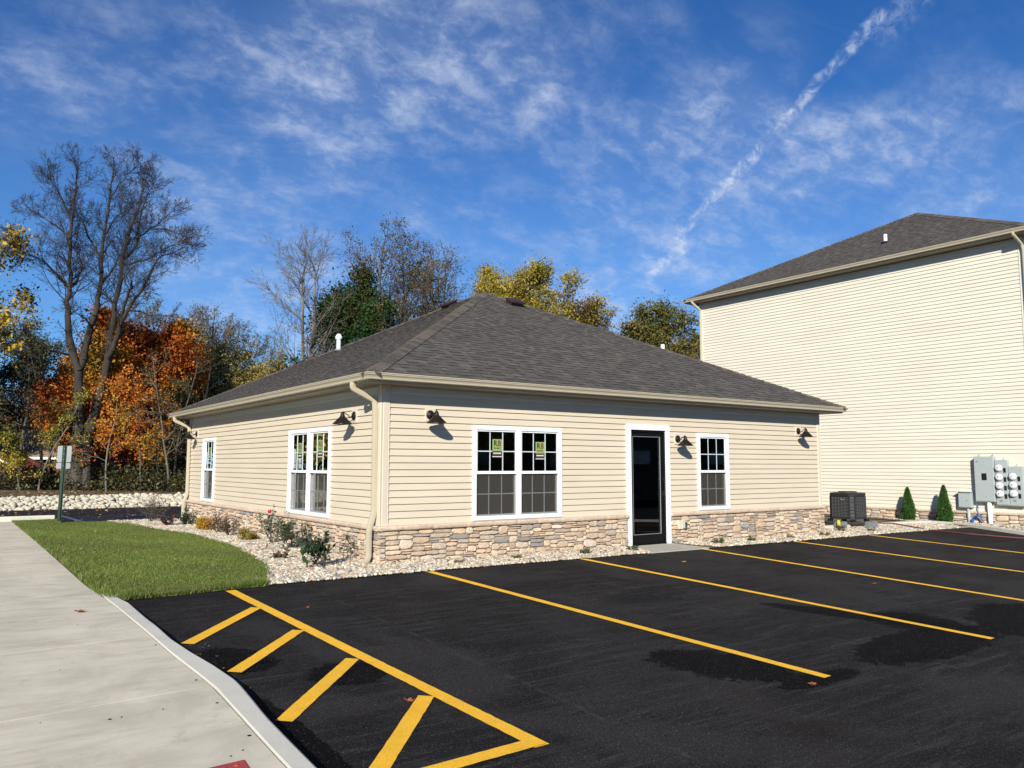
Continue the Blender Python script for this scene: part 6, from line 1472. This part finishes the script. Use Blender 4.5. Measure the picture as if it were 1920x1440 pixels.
for i, (x, h_, lab) in enumerate([(4.62, .42, 'pale dry stalk against the stone just left of the door'), (6.62, .42, 'pale dry stalk against the stone right of the outlet'), (8.35, .50, 'pale dry stalk against the stone under the middle of the right wall part'), (10.5, .46, 'pale dry stalk against the stone near the right end')]):
    z = float(HZ(x, -.25)); mb = MB(); r = random.Random(i); pts = [(x+.0+.05*t*(1 if i % 2 else -1)+r.uniform(-.006, .006), -.22+.06*t, z+h_*t) for t in np.linspace(0, 1, 8)]
    mb.tube(pts, [.006-.004*t for t in np.linspace(0, 1, 8)], 5)
    for q in range(3): p = pts[4+q]; mb.tube([p, (p[0]+.03*(-1)**q, p[1]-.02, p[2]+.05)], .0022, 4)
    props(mb.build('dry_stalk', 'deadstalk', loc=(x, -.22, z)), lab, 'stalk')

# ------------------------------------------------------------------ what the windows and the door mirror: wood left of the photo, flats behind the camera
for i, (x, y, h_, cols, lab) in enumerate([(-12, 32, 8, YELLOW, 'yellow tree at the wood edge, first outside the left of the photo'), (-16, 29, 9, DGREEN, 'dark green tree at the wood edge, second outside the left of the photo'),
        (-20, 26, 8, OLIVE, 'olive tree at the wood edge, third outside the left of the photo'), (-25, 25, 9, DGREEN, 'dark green tree at the wood edge, fourth outside the left of the photo'), (-27, 22, 8, ORANGE, 'orange tree at the wood edge, fifth outside the left of the photo'),
        (-9, 34, 9, DGREEN, 'dark green tree just behind the wood edge, outside the left photo edge'),
        (-7, 37.5, 9, OLIVE, 'olive tree deeper in the wood, outside the left photo edge'), (-31, 16, 9, DGREEN, 'dark green tree at the wood edge, sixth outside the left of the photo')]):
    z = GZ(x, y); t = empty('wood_edge_tree', (x, y, z), lab, 'tree', 'trees of the wood edge left of the photo'); rg = random.Random(80+i); P_ = dict(BASE, **{**MAPLE, 'levels': 4, 'kids': [16, 6, 4, 0], 'start': [.08, .2, .1, 0]}); segs = [[], [], [], []]; tips = []
    grow((x, y, z-.2), (0, 0, 1), h_, .16, 0, P_, segs, tips, rg)
    seg_obj('trunk', [(segs[0], 7)]+[(q_, 3) for q_ in segs[1:]], 'bark_dark', t); leaf_cards('crown', tips, 34, .34, (.10, .20), cols, t, 80+i)
fl = empty('flats', (30, -36, -1.2), 'two-storey block of flats behind the photographer, mirrored in the office door', 'building')
mb = MB(); mb.box(12, 76, -44, -36, -2.5, 5.2); mb.build('wall', 'darkwall', fl)
mb = MB(); mb.add([(11.4, -35.4, 5.2), (76.6, -35.4, 5.2), (72, -40, 7.6), (16, -40, 7.6), (11.4, -44.6, 5.2), (76.6, -44.6, 5.2)], [(0, 1, 2, 3), (1, 5, 2), (5, 4, 3, 2), (4, 0, 3)]); mb.build('roof', 'tanroof', fl)
for k in range(12):
    for z in (-.9, 1.9):
        x = 14.5+k*4.8; mb = MB(); mb.box(x, x+1.8, -36.02, -35.97, z, z+1.5); w_ = mb.build('window', 'hole', fl)
        mb = MB(); mb.box(x-.12, x+1.92, -35.97, -35.93, z-.14, z); mb.build('sill', 'paper', w_)
        if z > 0: mb = MB(); mb.box(x-.4, x+2.4, -35.93, -34.7, z-.35, z-.2); mb.box(x-.4, x+2.4, -34.75, -34.7, z-.2, z+.7); mb.build('balcony', 'frieze', fl)
for i, (x, y, lab) in enumerate([(9, -34, 'green tree left of the flats behind the photographer'), (3, -38, 'green tree further left behind the photographer'), (26, -31, 'green tree in front of the flats behind the photographer')]):
    z = -1.3; t = empty('street_tree', (x, y, z), lab, 'tree', 'trees behind the photographer'); rg = random.Random(180+i); P_ = dict(BASE, **MAPLE); segs = [[], [], [], []]; tips = []
    grow((x, y, z-.2), (0, 0, 1), 6.5, .16, 0, P_, segs, tips, rg)
    seg_obj('trunk', [(segs[0], 7)]+[(q_, 3) for q_ in segs[1:]], 'bark_dark', t); leaf_cards('crown', tips, 14, .3, (.09, .18), DGREEN+OLIVE, t, 180+i)
